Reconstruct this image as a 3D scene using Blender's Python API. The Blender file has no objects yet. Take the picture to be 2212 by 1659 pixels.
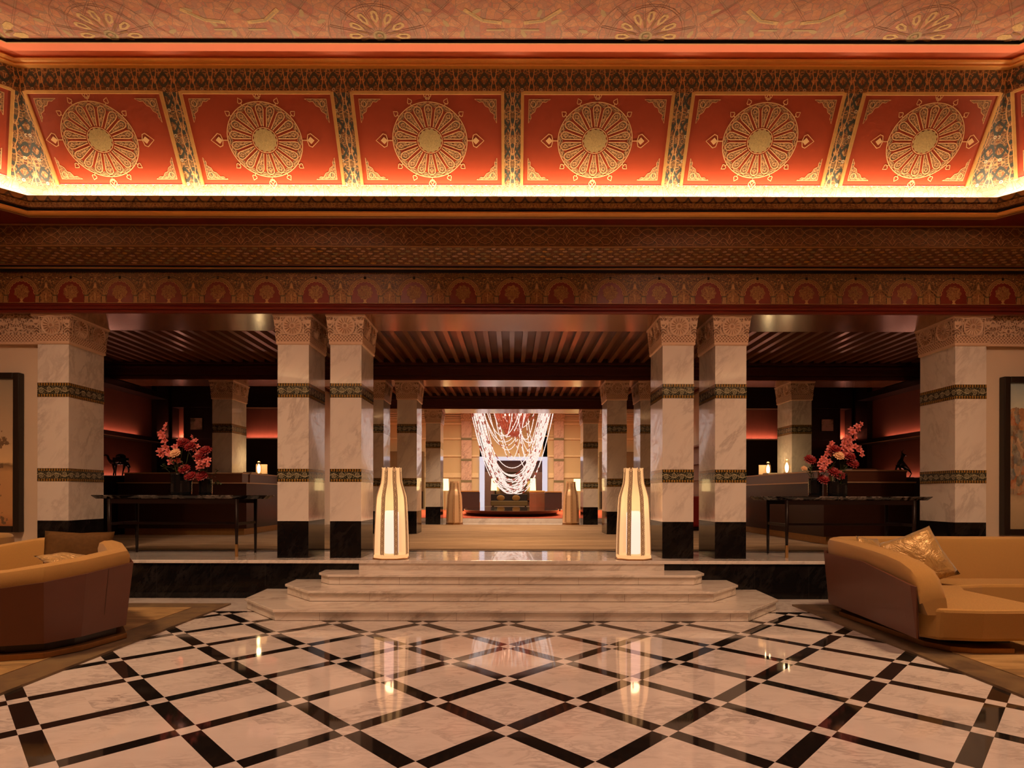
import bpy, math, random
from mathutils import Vector, Matrix
random.seed(7)
sc = bpy.context.scene
COL = sc.collection
PI = math.pi
H0, F0, CX, CZ = 1067.0, 1245.0, 1105.5, 1.60      # horizon row, focal length in pixels, centre column, eye height
def X(px, D): return (px - CX) * D / F0
def Z(py, D): return CZ + (H0 - py) * D / F0

# ------------------------------------------------------------------ node helpers
class NT:
    def __init__(s, name):
        s.m = bpy.data.materials.new(name); s.m.use_nodes = True
        s.t = s.m.node_tree; s.n = s.t.nodes; s.l = s.t.links
        s.n.clear()
        s.out = s.n.new('ShaderNodeOutputMaterial')
    def put(s, sock, v):
        if v is None: return
        if isinstance(v, bpy.types.NodeSocket): s.l.new(v, sock)
        else:
            if isinstance(v, (tuple, list)) and len(v) == 3 and sock.type == 'RGBA': v = (*v, 1)
            sock.default_value = v
    def math(s, op, a, b=None, c=None, clamp=False):
        k = s.n.new('ShaderNodeMath'); k.operation = op; k.use_clamp = clamp
        s.put(k.inputs[0], a); s.put(k.inputs[1], b); s.put(k.inputs[2], c)
        return k.outputs[0]
    def vmath(s, op, a, b=None):
        k = s.n.new('ShaderNodeVectorMath'); k.operation = op
        s.put(k.inputs[0], a)
        if b is not None: s.put(k.inputs[1], b)
        return k.outputs[0]
    def sep(s, v):
        k = s.n.new('ShaderNodeSeparateXYZ'); s.put(k.inputs[0], v); return k.outputs
    def comb(s, x, y, z=0.0):
        k = s.n.new('ShaderNodeCombineXYZ'); s.put(k.inputs[0], x); s.put(k.inputs[1], y); s.put(k.inputs[2], z)
        return k.outputs[0]
    def pos(s): return s.n.new('ShaderNodeNewGeometry').outputs['Position']
    def island(s): return s.n.new('ShaderNodeNewGeometry').outputs['Random Per Island']
    def uv(s): return s.n.new('ShaderNodeTexCoord').outputs['UV']
    def obj(s): return s.n.new('ShaderNodeTexCoord').outputs['Object']
    def noise(s, v, scale=5, detail=4, rough=.55, dist=0.0, col=False):
        k = s.n.new('ShaderNodeTexNoise'); s.put(k.inputs['Vector'], v)
        k.inputs['Scale'].default_value = scale; k.inputs['Detail'].default_value = detail
        k.inputs['Roughness'].default_value = rough; k.inputs['Distortion'].default_value = dist
        return k.outputs['Color' if col else 'Fac']
    def vor(s, v, scale=5, feat='F1', out='Distance', rnd=1.0, metric='EUCLIDEAN'):
        k = s.n.new('ShaderNodeTexVoronoi'); k.feature = feat
        if feat != 'DISTANCE_TO_EDGE': k.distance = metric
        s.put(k.inputs['Vector'], v); k.inputs['Scale'].default_value = scale
        k.inputs['Randomness'].default_value = rnd
        return k.outputs[out]
    def ramp(s, f, stops, const=False):
        k = s.n.new('ShaderNodeValToRGB'); s.put(k.inputs[0], f)
        e = k.color_ramp.elements
        if const: k.color_ramp.interpolation = 'CONSTANT'
        while len(e) < len(stops): e.new(.5)
        for i, (p, c) in enumerate(stops):
            e[i].position = p; e[i].color = (*c, 1)
        return k.outputs[0]
    def mix(s, f, a, b):
        k = s.n.new('ShaderNodeMix'); k.data_type = 'RGBA'
        s.put(k.inputs[0], f); s.put(k.inputs[6], a); s.put(k.inputs[7], b)
        return k.outputs[2]
    def bump(s, h, st=.3, d=.01):
        k = s.n.new('ShaderNodeBump'); k.inputs['Strength'].default_value = st; k.inputs['Distance'].default_value = d
        s.put(k.inputs['Height'], h); return k.outputs[0]
    def bsdf(s, col, rough=.5, metal=0.0, coat=0.0, nrm=None, spec=.5, em=None, ems=0.0, crough=.03, sheen=0.0):
        k = s.n.new('ShaderNodeBsdfPrincipled')
        s.put(k.inputs['Base Color'], col); s.put(k.inputs['Roughness'], rough); s.put(k.inputs['Metallic'], metal)
        k.inputs['Coat Weight'].default_value = coat; k.inputs['Coat Roughness'].default_value = crough
        k.inputs['Specular IOR Level'].default_value = spec
        k.inputs['Sheen Weight'].default_value = sheen
        if nrm is not None: s.put(k.inputs['Normal'], nrm)
        if em is not None:
            s.put(k.inputs['Emission Color'], em); s.put(k.inputs['Emission Strength'], ems)
        s.l.new(k.outputs[0], s.out.inputs[0])
        return k
def flat(name, col, rough=.5, metal=0.0, coat=0.0, var=.12, scale=6, spec=.5, sheen=0.0):
    t = NT(name)
    n = t.noise(t.pos(), scale, 5)
    c = t.mix(t.math('MULTIPLY', n, 1.0), tuple(max(0, v*(1-var)) for v in col), tuple(min(1, v*(1+var)) for v in col))
    t.bsdf(c, rough, metal, coat, spec=spec, sheen=sheen)
    return t.m
def emis(name, col, st):
    t = NT(name); k = t.n.new('ShaderNodeEmission'); t.put(k.inputs[0], col); k.inputs[1].default_value = st
    t.l.new(k.outputs[0], t.out.inputs[0]); return t.m

# ------------------------------------------------------------------ materials
def marble(name, base, vein, sc_=1.0, rough=.12, coat=.5, vs=.75, dirn=(.55, .32, .78)):
    t = NT(name)
    d = Vector(dirn).normalized(); P0 = t.pos()
    dt = t.n.new('ShaderNodeVectorMath'); dt.operation = 'DOT_PRODUCT'; t.put(dt.inputs[0], P0); dt.inputs[1].default_value = d
    k = 2.6*sc_
    sh = t.vmath('MULTIPLY', t.comb(dt.outputs['Value'], dt.outputs['Value'], dt.outputs['Value']), tuple(d*k*.76))
    class _P: pass
    p = _P(); p.outputs = [t.vmath('SUBTRACT', t.vmath('MULTIPLY', P0, (k, k, k)), sh)]
    n1 = t.noise(p.outputs[0], 1.5, 8, .66, .35)
    v1 = t.math('SUBTRACT', 1.0, t.math('MULTIPLY', t.math('ABSOLUTE', t.math('SUBTRACT', n1, .5)), 14), clamp=True)
    n2 = t.noise(p.outputs[0], 1.1, 3, .5)
    msk = t.math('MULTIPLY', v1, t.math('MULTIPLY', t.math('SUBTRACT', n2, .36), 3.2, clamp=True))
    cl = t.mix(t.math('MULTIPLY', t.noise(p.outputs[0], 1.6, 5, .6), .6), base, tuple((.82*b+.18*v) if base[0] > .05 else b*1.6 for b, v in zip(base, vein)))
    c = t.mix(t.math('MULTIPLY', msk, vs), cl, vein)
    t.bsdf(c, rough, 0, coat, spec=.25 if base[0] < .05 else .5)
    return t.m
M = {}
M['marble'] = marble('white_marble', (.82, .76, .70), (.42, .36, .33), 1.0, .14, .6, .6)
M['step_marble'] = marble('step_marble', (.82, .75, .67), (.34, .27, .22), 1.3, .22, .4, .6, (.93, .2, .3))
M['black_marble'] = marble('black_marble', (.006, .005, .005), (.07, .06, .06), 1.6, .07, .0, .25)
def floor_mat():
    t = NT('floor_marble')
    x, y, z = t.sep(t.pos())
    P = .76; hw = .0625/P
    xs = t.math('SUBTRACT', x, -.035); ys = t.math('SUBTRACT', y, 7.12)
    def st(v):
        w = t.math('FRACT', t.math('ADD', t.math('DIVIDE', v, P*math.sqrt(2)), 40.5))
        return t.math('LESS_THAN', t.math('ABSOLUTE', t.math('SUBTRACT', w, .5)), hw), t.math('FLOOR', t.math('ADD', t.math('DIVIDE', v, P*math.sqrt(2)), 40.5))
    a, ia = st(t.math('ADD', xs, ys)); b, ib = st(t.math('SUBTRACT', xs, ys))
    xo = t.math('ABSOLUTE', t.math('SUBTRACT', a, b))
    inner = t.math('LESS_THAN', y, 7.76)
    ring = t.math('MULTIPLY', t.math('GREATER_THAN', y, 7.76), t.math('LESS_THAN', y, 7.83))
    blk = t.math('MAXIMUM', t.math('MULTIPLY', xo, inner), ring)
    # tile-wise shift of the veins so that every slab differs
    off = t.comb(t.math('MULTIPLY', ia, 3.7), t.math('MULTIPLY', ib, 5.3), t.math('MULTIPLY', t.math('ADD', ia, ib), 1.9))
    p = t.vmath('ADD', t.pos(), off)
    mp = t.n.new('ShaderNodeMapping'); t.put(mp.inputs[0], p); mp.inputs['Scale'].default_value = (1.5, 4.0, 1)
    n1 = t.noise(mp.outputs[0], 2.4, 8, .62, .9)
    v = t.math('SUBTRACT', 1.0, t.math('MULTIPLY', t.math('ABSOLUTE', t.math('SUBTRACT', n1, .5)), 13), clamp=True)
    msk = t.math('MULTIPLY', v, t.math('MULTIPLY', t.math('SUBTRACT', t.noise(p, 1.3, 3), .38), 3.0, clamp=True))
    wh = t.mix(t.math('MULTIPLY', msk, .7), t.mix(t.noise(mp.outputs[0], 1.4, 5), (.82, .77, .73), (.68, .62, .58)), (.26, .21, .20))
    wn = t.n.new('ShaderNodeTexWhiteNoise'); t.put(wn.inputs['Vector'], off)
    wh = t.mix(t.math('MULTIPLY', wn.outputs[0], .16), wh, (.55, .47, .43))
    bn = t.math('GREATER_THAN', t.noise(p, 60, 3), .72)
    bk = t.mix(t.math('MULTIPLY', bn, .5), t.mix(t.noise(p, 5, 6), (.006, .005, .005), (.022, .018, .016)), (.12, .10, .09))
    t.bsdf(t.mix(blk, wh, bk), t.math('ADD', .035, t.math('MULTIPLY', t.noise(t.pos(), 2, 3), .03)), 0, 0, spec=.85)
    return t.m
M['floor'] = floor_mat()
def ornament(name, cols, line, sc_=8.0, lw=.05, warp=.25, rough=.5, line_metal=0.0, sc2=2.3, px=.5, py=.5, fine=.5, ogee=None):
    """symmetrical painted arabesque in the uv of the part (metres)"""
    t = NT(name)
    u, v, _ = t.sep(t.uv())
    m = t.comb(t.math('PINGPONG', u, px), t.math('PINGPONG', v, py))
    w = t.noise(m, 6.0, 2, .5, 0, True)
    m2 = t.vmath('ADD', m, t.vmath('MULTIPLY', t.vmath('SUBTRACT', w, (.5, .5, .5)), (warp*.4, warp*.4, 0)))
    d = t.vor(m2, sc_, 'DISTANCE_TO_EDGE')
    c1 = t.sep(t.vor(m2, sc_, 'F1', 'Color'))[0]
    d2 = t.vor(m2, sc_*sc2, 'DISTANCE_TO_EDGE'); c2 = t.sep(t.vor(m2, sc_*sc2, 'F1', 'Color'))[1]
    n = len(cols)
    k1 = t.ramp(c1, [(i/n, c) for i, c in enumerate(cols)], True)
    k2 = t.ramp(c2, [(i/n, c) for i, c in enumerate(reversed(cols))], True)
    body = t.mix(fine, k1, k2)
    l2 = t.math('MULTIPLY', t.math('LESS_THAN', d2, lw*.9), .55)
    body = t.mix(l2, body, tuple(.75*q for q in line))
    l1 = t.math('LESS_THAN', d, lw)
    c = t.mix(l1, body, line)
    if ogee:
        p_, q_, dk = ogee
        cs_ = t.math('MULTIPLY', t.math('COSINE', t.math('MULTIPLY', u, 2*PI/p_)), .25)
        g1 = t.math('ABSOLUTE', t.math('SUBTRACT', t.math('FRACT', t.math('ADD', t.math('DIVIDE', v, q_), cs_)), .5))
        g2 = t.math('ABSOLUTE', t.math('SUBTRACT', t.math('FRACT', t.math('ADD', t.math('SUBTRACT', t.math('DIVIDE', v, q_), cs_), .0)), .5))
        g = t.math('MINIMUM', g1, g2)
        c = t.mix(t.math('LESS_THAN', g, .085), c, dk)
        vb = t.math('ABSOLUTE', t.math('SUBTRACT', t.math('FRACT', t.math('ADD', t.math('DIVIDE', u, p_), .5)), .5))
        st_ = t.math('LESS_THAN', t.math('ABSOLUTE', t.math('SUBTRACT', vb, t.math('ADD', .05, t.math('MULTIPLY', t.math('ABSOLUTE', t.math('COSINE', t.math('MULTIPLY', v, PI/q_))), .10)))), .022)
        c = t.mix(st_, c, tuple(min(1, 1.25*q) for q in line))
        ci = t.math('ABSOLUTE', t.math('SUBTRACT', t.math('SQRT', t.math('ADD', t.math('POWER', t.math('MULTIPLY', t.math('SUBTRACT', .5, vb), p_), 2), t.math('POWER', t.math('MULTIPLY', t.math('SUBTRACT', t.math('FRACT', t.math('DIVIDE', v, q_)), .12), q_), 2))), .016))
        c = t.mix(t.math('LESS_THAN', ci, .005), c, (.6, .5, .3))
    t.bsdf(c, rough, t.math('MULTIPLY', l1, line_metal))
    return t.m
GOLD = (.62, .36, .11)
M['orn_band'] = ornament('painted_arabesque', [(.09, .05, .02), (.16, .045, .012), (.05, .055, .04), (.20, .10, .025), (.07, .03, .015)], (.50, .26, .09), 20, .05, .5, .5, 0, 2.1, .13, .29, .5, (.258, .30, (.045, .05, .035)))
M['orn_dark'] = ornament('painted_strapwork_ground', [(.12, .035, .012), (.16, .05, .015), (.08, .04, .018), (.20, .08, .02)], (.26, .11, .035), 16, .04, .5, .45, 0, 2.2, .4, .16)
M['orn_frieze'] = ornament('carved_gilt_frieze', [(.26, .11, .025), (.16, .05, .015), (.34, .17, .045), (.10, .04, .015)], (.48, .26, .08), 22, .06, .6, .5, 0, 2.0, .3, .3)
M['orn_arcade'] = ornament('painted_spandrel', [(.12, .035, .012), (.17, .06, .018), (.09, .05, .02), (.07, .03, .01)], (.32, .15, .045), 20, .05, .5, .45, 0, 2.0, .383, .5)
M['orn_fill'] = ornament('medallion_filigree', [(.15, .06, .022), (.22, .045, .014), (.09, .07, .035), (.22, .12, .05), (.17, .035, .01)], (.42, .22, .08), 30, .07, .5, .5, 0, 2.0, 5, 5)
M['orn_bouquet'] = ornament('bouquet_filigree', [(.22, .06, .02), (.16, .035, .01), (.26, .12, .03)], (.40, .19, .055), 34, .08, .5, .5, 0, 2.0, 5, 5)
M['orn_ceiling'] = ornament('painted_star_ceiling', [(.56, .25, .15), (.64, .29, .14), (.46, .27, .17), (.68, .35, .18), (.52, .19, .12)], (.38, .23, .15), 7.5, .022, .12, .55, 0, 2.3, .87, .62, .38)
M['orn_pale'] = ornament('pale_border', [(.34, .27, .17), (.37, .29, .18), (.31, .24, .14)], (.22, .14, .07), 12, .03, .3, .55)
M['gold'] = flat('gilt_paint', (.62, .34, .10), .38, .35, 0, .15, 20)
M['gold_line'] = flat('gilt_tracery', (.70, .42, .17), .5, .1, 0, .1, 20)
M['gold_dark'] = flat('dull_gilt', (.34, .16, .05), .5, .1, 0, .2, 20)
M['gold_bright'] = flat('orange_gilt', (.90, .44, .10), .35, .1, 0, .1, 20)
def dots_mat():
    t = NT('painted_ovals')
    c = t.ramp(t.island(), [(0, (.42, .24, .08)), (.3, (.52, .30, .14)), (.55, (.30, .24, .10)), (.75, (.56, .33, .19)), (.9, (.58, .28, .05))], True)
    n = t.noise(t.pos(), 90, 2)
    t.bsdf(t.mix(t.math('GREATER_THAN', n, .60), c, (.16, .07, .03)), .45); return t.m
M['dots'] = dots_mat()
M['red_panel'] = flat('red_lacquer_panel', (.30, .040, .010), .42, 0, .15, .10, 3)
M['red_fascia'] = flat('red_fascia', (.92, .25, .11), .5, 0, 0, .06, 2)
M['red_dark'] = flat('dark_red_paint', (.16, .014, .007), .38, 0, .2, .15, 3)
M['red_arch'] = flat('arch_red', (.20, .018, .008), .4, 0, .1, .15, 6)
M['shadow_gap'] = flat('dark_gap', (.006, .003, .002), .8)
def wood(name, c1, c2, rough=.3, coat=.3, sx=1.0, sy=12.0):
    t = NT(name); mp = t.n.new('ShaderNodeMapping'); t.put(mp.inputs[0], t.pos()); mp.inputs['Scale'].default_value = (sx, sy, sy)
    n = t.noise(mp.outputs[0], 1.6, 7, .6, .8)
    t.bsdf(t.mix(n, c1, c2), rough, 0, coat, crough=.18, spec=.2 if c1[0] < .04 else .5); return t.m
M['soffit'] = wood('polished_soffit', (.17, .055, .02), (.30, .11, .04), .20, .7)
M['beam'] = wood('dark_beam', (.050, .010, .006), (.085, .020, .010), .32, .3)
M['joist'] = wood('joist_wood', (.13, .045, .018), (.22, .085, .032), .34, .35, 12, 1)
M['joist_gap'] = wood('joist_ground', (.07, .016, .010), (.12, .030, .016), .4, .2)
M['dark_wood'] = wood('dark_panelling', (.012, .005, .004), (.022, .009, .006), .3, .3)
M['brown_panel'] = wood('lit_brown_panel', (.16, .045, .025), (.22, .065, .035), .45, .1, 6, 1)
M['desk'] = wood('desk_leather', (.030, .010, .006), (.045, .016, .009), .35, .25)
M['desk_upper'] = wood('desk_upper_wood', (.10, .032, .016), (.15, .05, .025), .35, .3)
M['trim_light'] = flat('pale_edge', (.62, .40, .24), .35, .4)
M['brass'] = flat('brushed_brass', (.55, .32, .12), .34, .75, 0, .2, 14)
M['bronze'] = flat('bronze_base', (.30, .14, .045), .35, .6, 0, .2, 14)
M['copper'] = flat('copper_sheet', (1.0, .68, .42), .34, .55, 0, .05, 9)
M['statue'] = flat('statue_bronze', (.02, .013, .010), .22, .6)
M['plaster'] = flat('cream_plaster', (.70, .56, .42), .8, 0, 0, .04, 3)
M['beige_wall'] = flat('beige_wall', (.60, .45, .25), .7, 0, 0, .05, 2)
M['pink_marble'] = marble('pink_marble', (.70, .48, .38), (.30, .18, .15), 1.4, .2, .4)
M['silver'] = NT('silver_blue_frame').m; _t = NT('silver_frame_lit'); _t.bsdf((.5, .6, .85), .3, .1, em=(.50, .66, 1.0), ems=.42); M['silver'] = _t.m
M['mirror_dark'] = flat('dark_lintel', (.09, .045, .035), .3)
M['mauve_wall'] = flat('mauve_wall', (.33, .19, .16), .6)
M['black_gloss'] = flat('black_gloss', (.008, .006, .006), .06, 0, .5)
def carve(name, base, dark, sc_=16, bumpd=.02):
    t = NT(name)
    u, v, _ = t.sep(t.uv())
    m = t.comb(t.math('PINGPONG', u, .245), t.math('PINGPONG', v, .5))
    w = t.noise(m, 9, 2, .5, 0, True)
    m = t.vmath('ADD', m, t.vmath('MULTIPLY', t.vmath('SUBTRACT', w, (.5, .5, .5)), (.14, .14, 0)))
    d = t.vor(m, sc_, 'DISTANCE_TO_EDGE')
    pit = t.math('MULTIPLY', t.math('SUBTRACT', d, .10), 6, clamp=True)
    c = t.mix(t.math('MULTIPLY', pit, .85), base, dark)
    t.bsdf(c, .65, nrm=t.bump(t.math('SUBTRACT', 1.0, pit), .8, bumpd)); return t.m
M['carved'] = carve('carved_stucco', (.74, .52, .36), (.24, .11, .055), 24)
M['stucco'] = flat('stucco_plain', (.74, .52, .36), .6, 0, 0, .08, 20)
M['stucco_shade'] = flat('stucco_painted_shade', (.42, .23, .13), .65, 0, 0, .15, 30)  # darker stucco, shade put into the colour of petal halves and boss
def checker_carve():
    t = NT('carved_lattice')
    u, v, _ = t.sep(t.uv())
    a = t.math('ABSOLUTE', t.math('SINE', t.math('MULTIPLY', t.math('ADD', u, v), 62)))
    b = t.math('ABSOLUTE', t.math('SINE', t.math('MULTIPLY', t.math('SUBTRACT', u, v), 62)))
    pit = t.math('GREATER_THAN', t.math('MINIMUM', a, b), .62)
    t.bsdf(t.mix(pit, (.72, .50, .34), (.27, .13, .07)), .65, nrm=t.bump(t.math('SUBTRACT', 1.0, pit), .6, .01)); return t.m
M['lattice'] = checker_carve()
def band_mat():
    t = NT('scroll_tile_band')      # uv: u metres round the shaft, v 0..1 over the band
    u, v, _ = t.sep(t.uv())
    edge = t.math('GREATER_THAN', t.math('ABSOLUTE', t.math('SUBTRACT', v, .5)), .31)
    fu = t.math('FRACT', t.math('MULTIPLY', u, 1/.041))
    vv = t.math('FRACT', t.math('MULTIPLY', v, 10.5))
    sq = t.math('MULTIPLY', t.math('GREATER_THAN', fu, .38), t.math('GREATER_THAN', vv, .3))
    ec = t.mix(sq, (.02, .015, .008), (.46, .25, .05))
    # running scroll
    s = t.math('MULTIPLY', t.math('SINE', t.math('MULTIPLY', u, 2*PI/.245)), .14)
    y = t.math('SUBTRACT', v, .5)
    l1 = t.math('LESS_THAN', t.math('ABSOLUTE', t.math('SUBTRACT', y, s)), .028)
    cu = t.math('SUBTRACT', t.math('FRACT', t.math('MULTIPLY', u, 1/.1225)), .5)
    par = t.math('SUBTRACT', t.math('MULTIPLY', t.math('MODULO', t.math('FLOOR', t.math('MULTIPLY', t.math('ADD', u, 20*.1225), 1/.1225)), 2), 2), 1)
    dy = t.math('ADD', y, t.math('MULTIPLY', par, -.05))
    rr = t.math('SQRT', t.math('ADD', t.math('POWER', t.math('MULTIPLY', cu, .62), 2), t.math('POWER', dy, 2)))
    ring = t.math('LESS_THAN', t.math('ABSOLUTE', t.math('SUBTRACT', rr, .15)), .024)
    rg2 = t.math('LESS_THAN', t.math('ABSOLUTE', t.math('SUBTRACT', rr, .06)), .02)
    leaf = t.math('LESS_THAN', t.vor(t.comb(t.math('MULTIPLY', u, 1), t.math('MULTIPLY', v, .22)), 34, 'DISTANCE_TO_EDGE'), .055)
    ln = t.math('MAXIMUM', t.math('MAXIMUM', l1, ring), t.math('MAXIMUM', rg2, t.math('MULTIPLY', leaf, .55)))
    cc = t.mix(ln, (.012, .016, .012), (.36, .32, .20))
    t.bsdf(t.mix(edge, cc, ec), .16, 0, .5); return t.m
M['band'] = band_mat()
def carpet(name, c1, c2, c3, sx=2.0, sy=14.0, bump=.4):
    t = NT(name); mp = t.n.new('ShaderNodeMapping'); t.put(mp.inputs[0], t.pos()); mp.inputs['Scale'].default_value = (sx, sy, 1)
    n = t.noise(mp.outputs[0], 1.0, 7, .65, .6)
    n2 = t.noise(t.pos(), 260, 2)
    c = t.ramp(n, [(.36, c1), (.5, c2), (.64, c3)])
    t.bsdf(t.mix(t.math('MULTIPLY', n2, .35), c, tuple(.5*q for q in c1)), .95, nrm=t.bump(n2, bump, .01), spec=.1, sheen=.3); return t.m
M['carpet'] = carpet('streaked_carpet', (.20, .115, .05), (.40, .255, .125), (.60, .42, .25), .7, 13)
M['carpet_border'] = carpet('carpet_border', (.12, .07, .03), (.17, .10, .045), (.2, .13, .06), .6, 9)
M['rug'] = carpet('gold_rug', (.20, .11, .03), (.42, .25, .08), (.56, .36, .14), .9, 5)
M['rug_edge'] = carpet('rug_border', (.10, .055, .018), (.17, .10, .035), (.22, .14, .05), 3, 3)
M['orange_carpet'] = flat('orange_carpet', (.62, .095, .025), .9, 0, 0, .15, 5)
def fabric(name, c, var=.25):
    t = NT(name)
    w = t.n.new('ShaderNodeTexWave'); t.put(w.inputs[0], t.obj()); w.bands_direction = 'Z'; w.inputs['Scale'].default_value = 90
    w.inputs['Distortion'].default_value = 6; w.inputs['Detail'].default_value = 3
    n = t.noise(t.obj(), 160, 3)
    f = t.math('ADD', t.math('MULTIPLY', w.outputs[1], .5), t.math('MULTIPLY', n, .5))
    t.bsdf(t.mix(f, tuple(q*(1-var) for q in c), tuple(q*(1+var) for q in c)), .85, nrm=t.bump(f, .25, .004), spec=.2, sheen=.25); return t.m
M['mustard'] = fabric('mustard_upholstery', (.43, .24, .068), .32)
M['leather'] = flat('brown_leather', (.125, .040, .022), .42, 0, .1, .08, 5)
M['brown_velvet'] = flat('brown_velvet', (.10, .048, .014), .8, 0, 0, .3, 30, spec=.15)
def satin():
    t = NT('gold_satin')
    n = t.noise(t.obj(), 5, 4, .6, 1.5)
    t.bsdf(t.mix(n, (.36, .20, .055), (.62, .40, .15)), .34, .25, nrm=t.bump(n, .8, .06), sheen=.3); return t.m
M['satin'] = satin()
M['petal_pink'] = flat('orchid_petal', (.72, .18, .17), .5, 0, 0, .35, 40)
M['petal_red'] = flat('dark_red_petal', (.24, .010, .012), .5, 0, 0, .4, 40)
M['petal_cream'] = flat('cream_petal', (.85, .50, .27), .6, 0, 0, .15, 30)
M['leaf'] = flat('leaf_green', (.055, .085, .025), .5, 0, 0, .3, 30)
def vase_mat():
    t = NT('black_ribbed_glass'); t.bsdf((.004, .005, .007), .06, 0, .15, spec=.4); return t.m
M['vase'] = vase_mat()
def glass(name, col=(1, .95, .85), a=.72):
    t = NT(name); tr = t.n.new('ShaderNodeBsdfTransparent'); tr.inputs[0].default_value = (*col, 1)
    g = t.n.new('ShaderNodeBsdfGlossy'); g.inputs['Roughness'].default_value = .05
    mx = t.n.new('ShaderNodeMixShader'); mx.inputs[0].default_value = 1-a
    t.l.new(tr.outputs[0], mx.inputs[1]); t.l.new(g.outputs[0], mx.inputs[2]); t.l.new(mx.outputs[0], t.out.inputs[0]); return t.m
M['glass'] = glass('clear_glass', (1, .95, .85), .9)
def lantern_panel():
    t = NT('lantern_parchment')
    tl = t.n.new('ShaderNodeBsdfTranslucent'); tl.inputs[0].default_value = (.26, .16, .10, 1)
    tr = t.n.new('ShaderNodeBsdfTransparent'); tr.inputs[0].default_value = (1, .92, .80, 1)
    em = t.n.new('ShaderNodeEmission'); em.inputs[0].default_value = (1, .52, .21, 1); em.inputs[1].default_value = .70
    m1 = t.n.new('ShaderNodeMixShader'); m1.inputs[0].default_value = .30
    t.l.new(tl.outputs[0], m1.inputs[1]); t.l.new(tr.outputs[0], m1.inputs[2])
    ad = t.n.new('ShaderNodeAddShader'); t.l.new(m1.outputs[0], ad.inputs[0]); t.l.new(em.outputs[0], ad.inputs[1])
    t.l.new(ad.outputs[0], t.out.inputs[0]); return t.m
M['lan_panel'] = lantern_panel()
M['lan_rib'] = emis('lantern_rib_glow', (1, .42, .16), .50)
M['lan_tube'] = emis('lantern_lamp', (1, .62, .80), 2.3)
M['bulb'] = emis('warm_bulb', (1, .68, .32), 14)
M['shade'] = emis('lit_lampshade', (1, .66, .26), 3.2)
M['led'] = emis('cove_led', (1, .60, .28), 2)
M['led_pink'] = emis('shelf_led', (1, .40, .26), 2.2)
def strand_mat():
    t = NT('beaded_strand')
    u, v, _ = t.sep(t.uv()); u = t.math('ADD', u, t.math('MULTIPLY', t.n.new('ShaderNodeObjectInfo').outputs['Random'], 37.0))
    f = t.math('FRACT', t.math('MULTIPLY', u, 9.0))
    w = t.n.new('ShaderNodeTexWhiteNoise'); w.noise_dimensions = '1D'; t.put(w.inputs['W'], t.math('FLOOR', t.math('MULTIPLY', u, 9.0)))
    red = t.math('GREATER_THAN', w.outputs[0], .84)
    c = t.mix(red, (1, .74, .64), (.75, .12, .07))
    st = t.math('MULTIPLY', t.math('ADD', .85, t.math('MULTIPLY', .6, t.math('GREATER_THAN', f, .15))), t.math('SUBTRACT', .85, t.math('MULTIPLY', red, .45)))
    k = t.n.new('ShaderNodeEmission'); t.put(k.inputs[0], c); t.put(k.inputs[1], st); t.l.new(k.outputs[0], t.out.inputs[0]); return t.m
M['strand'] = strand_mat()
M['coral'] = flat('red_coral_glass', (.55, .13, .06), .3, 0, 0, .5, 30)

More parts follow.
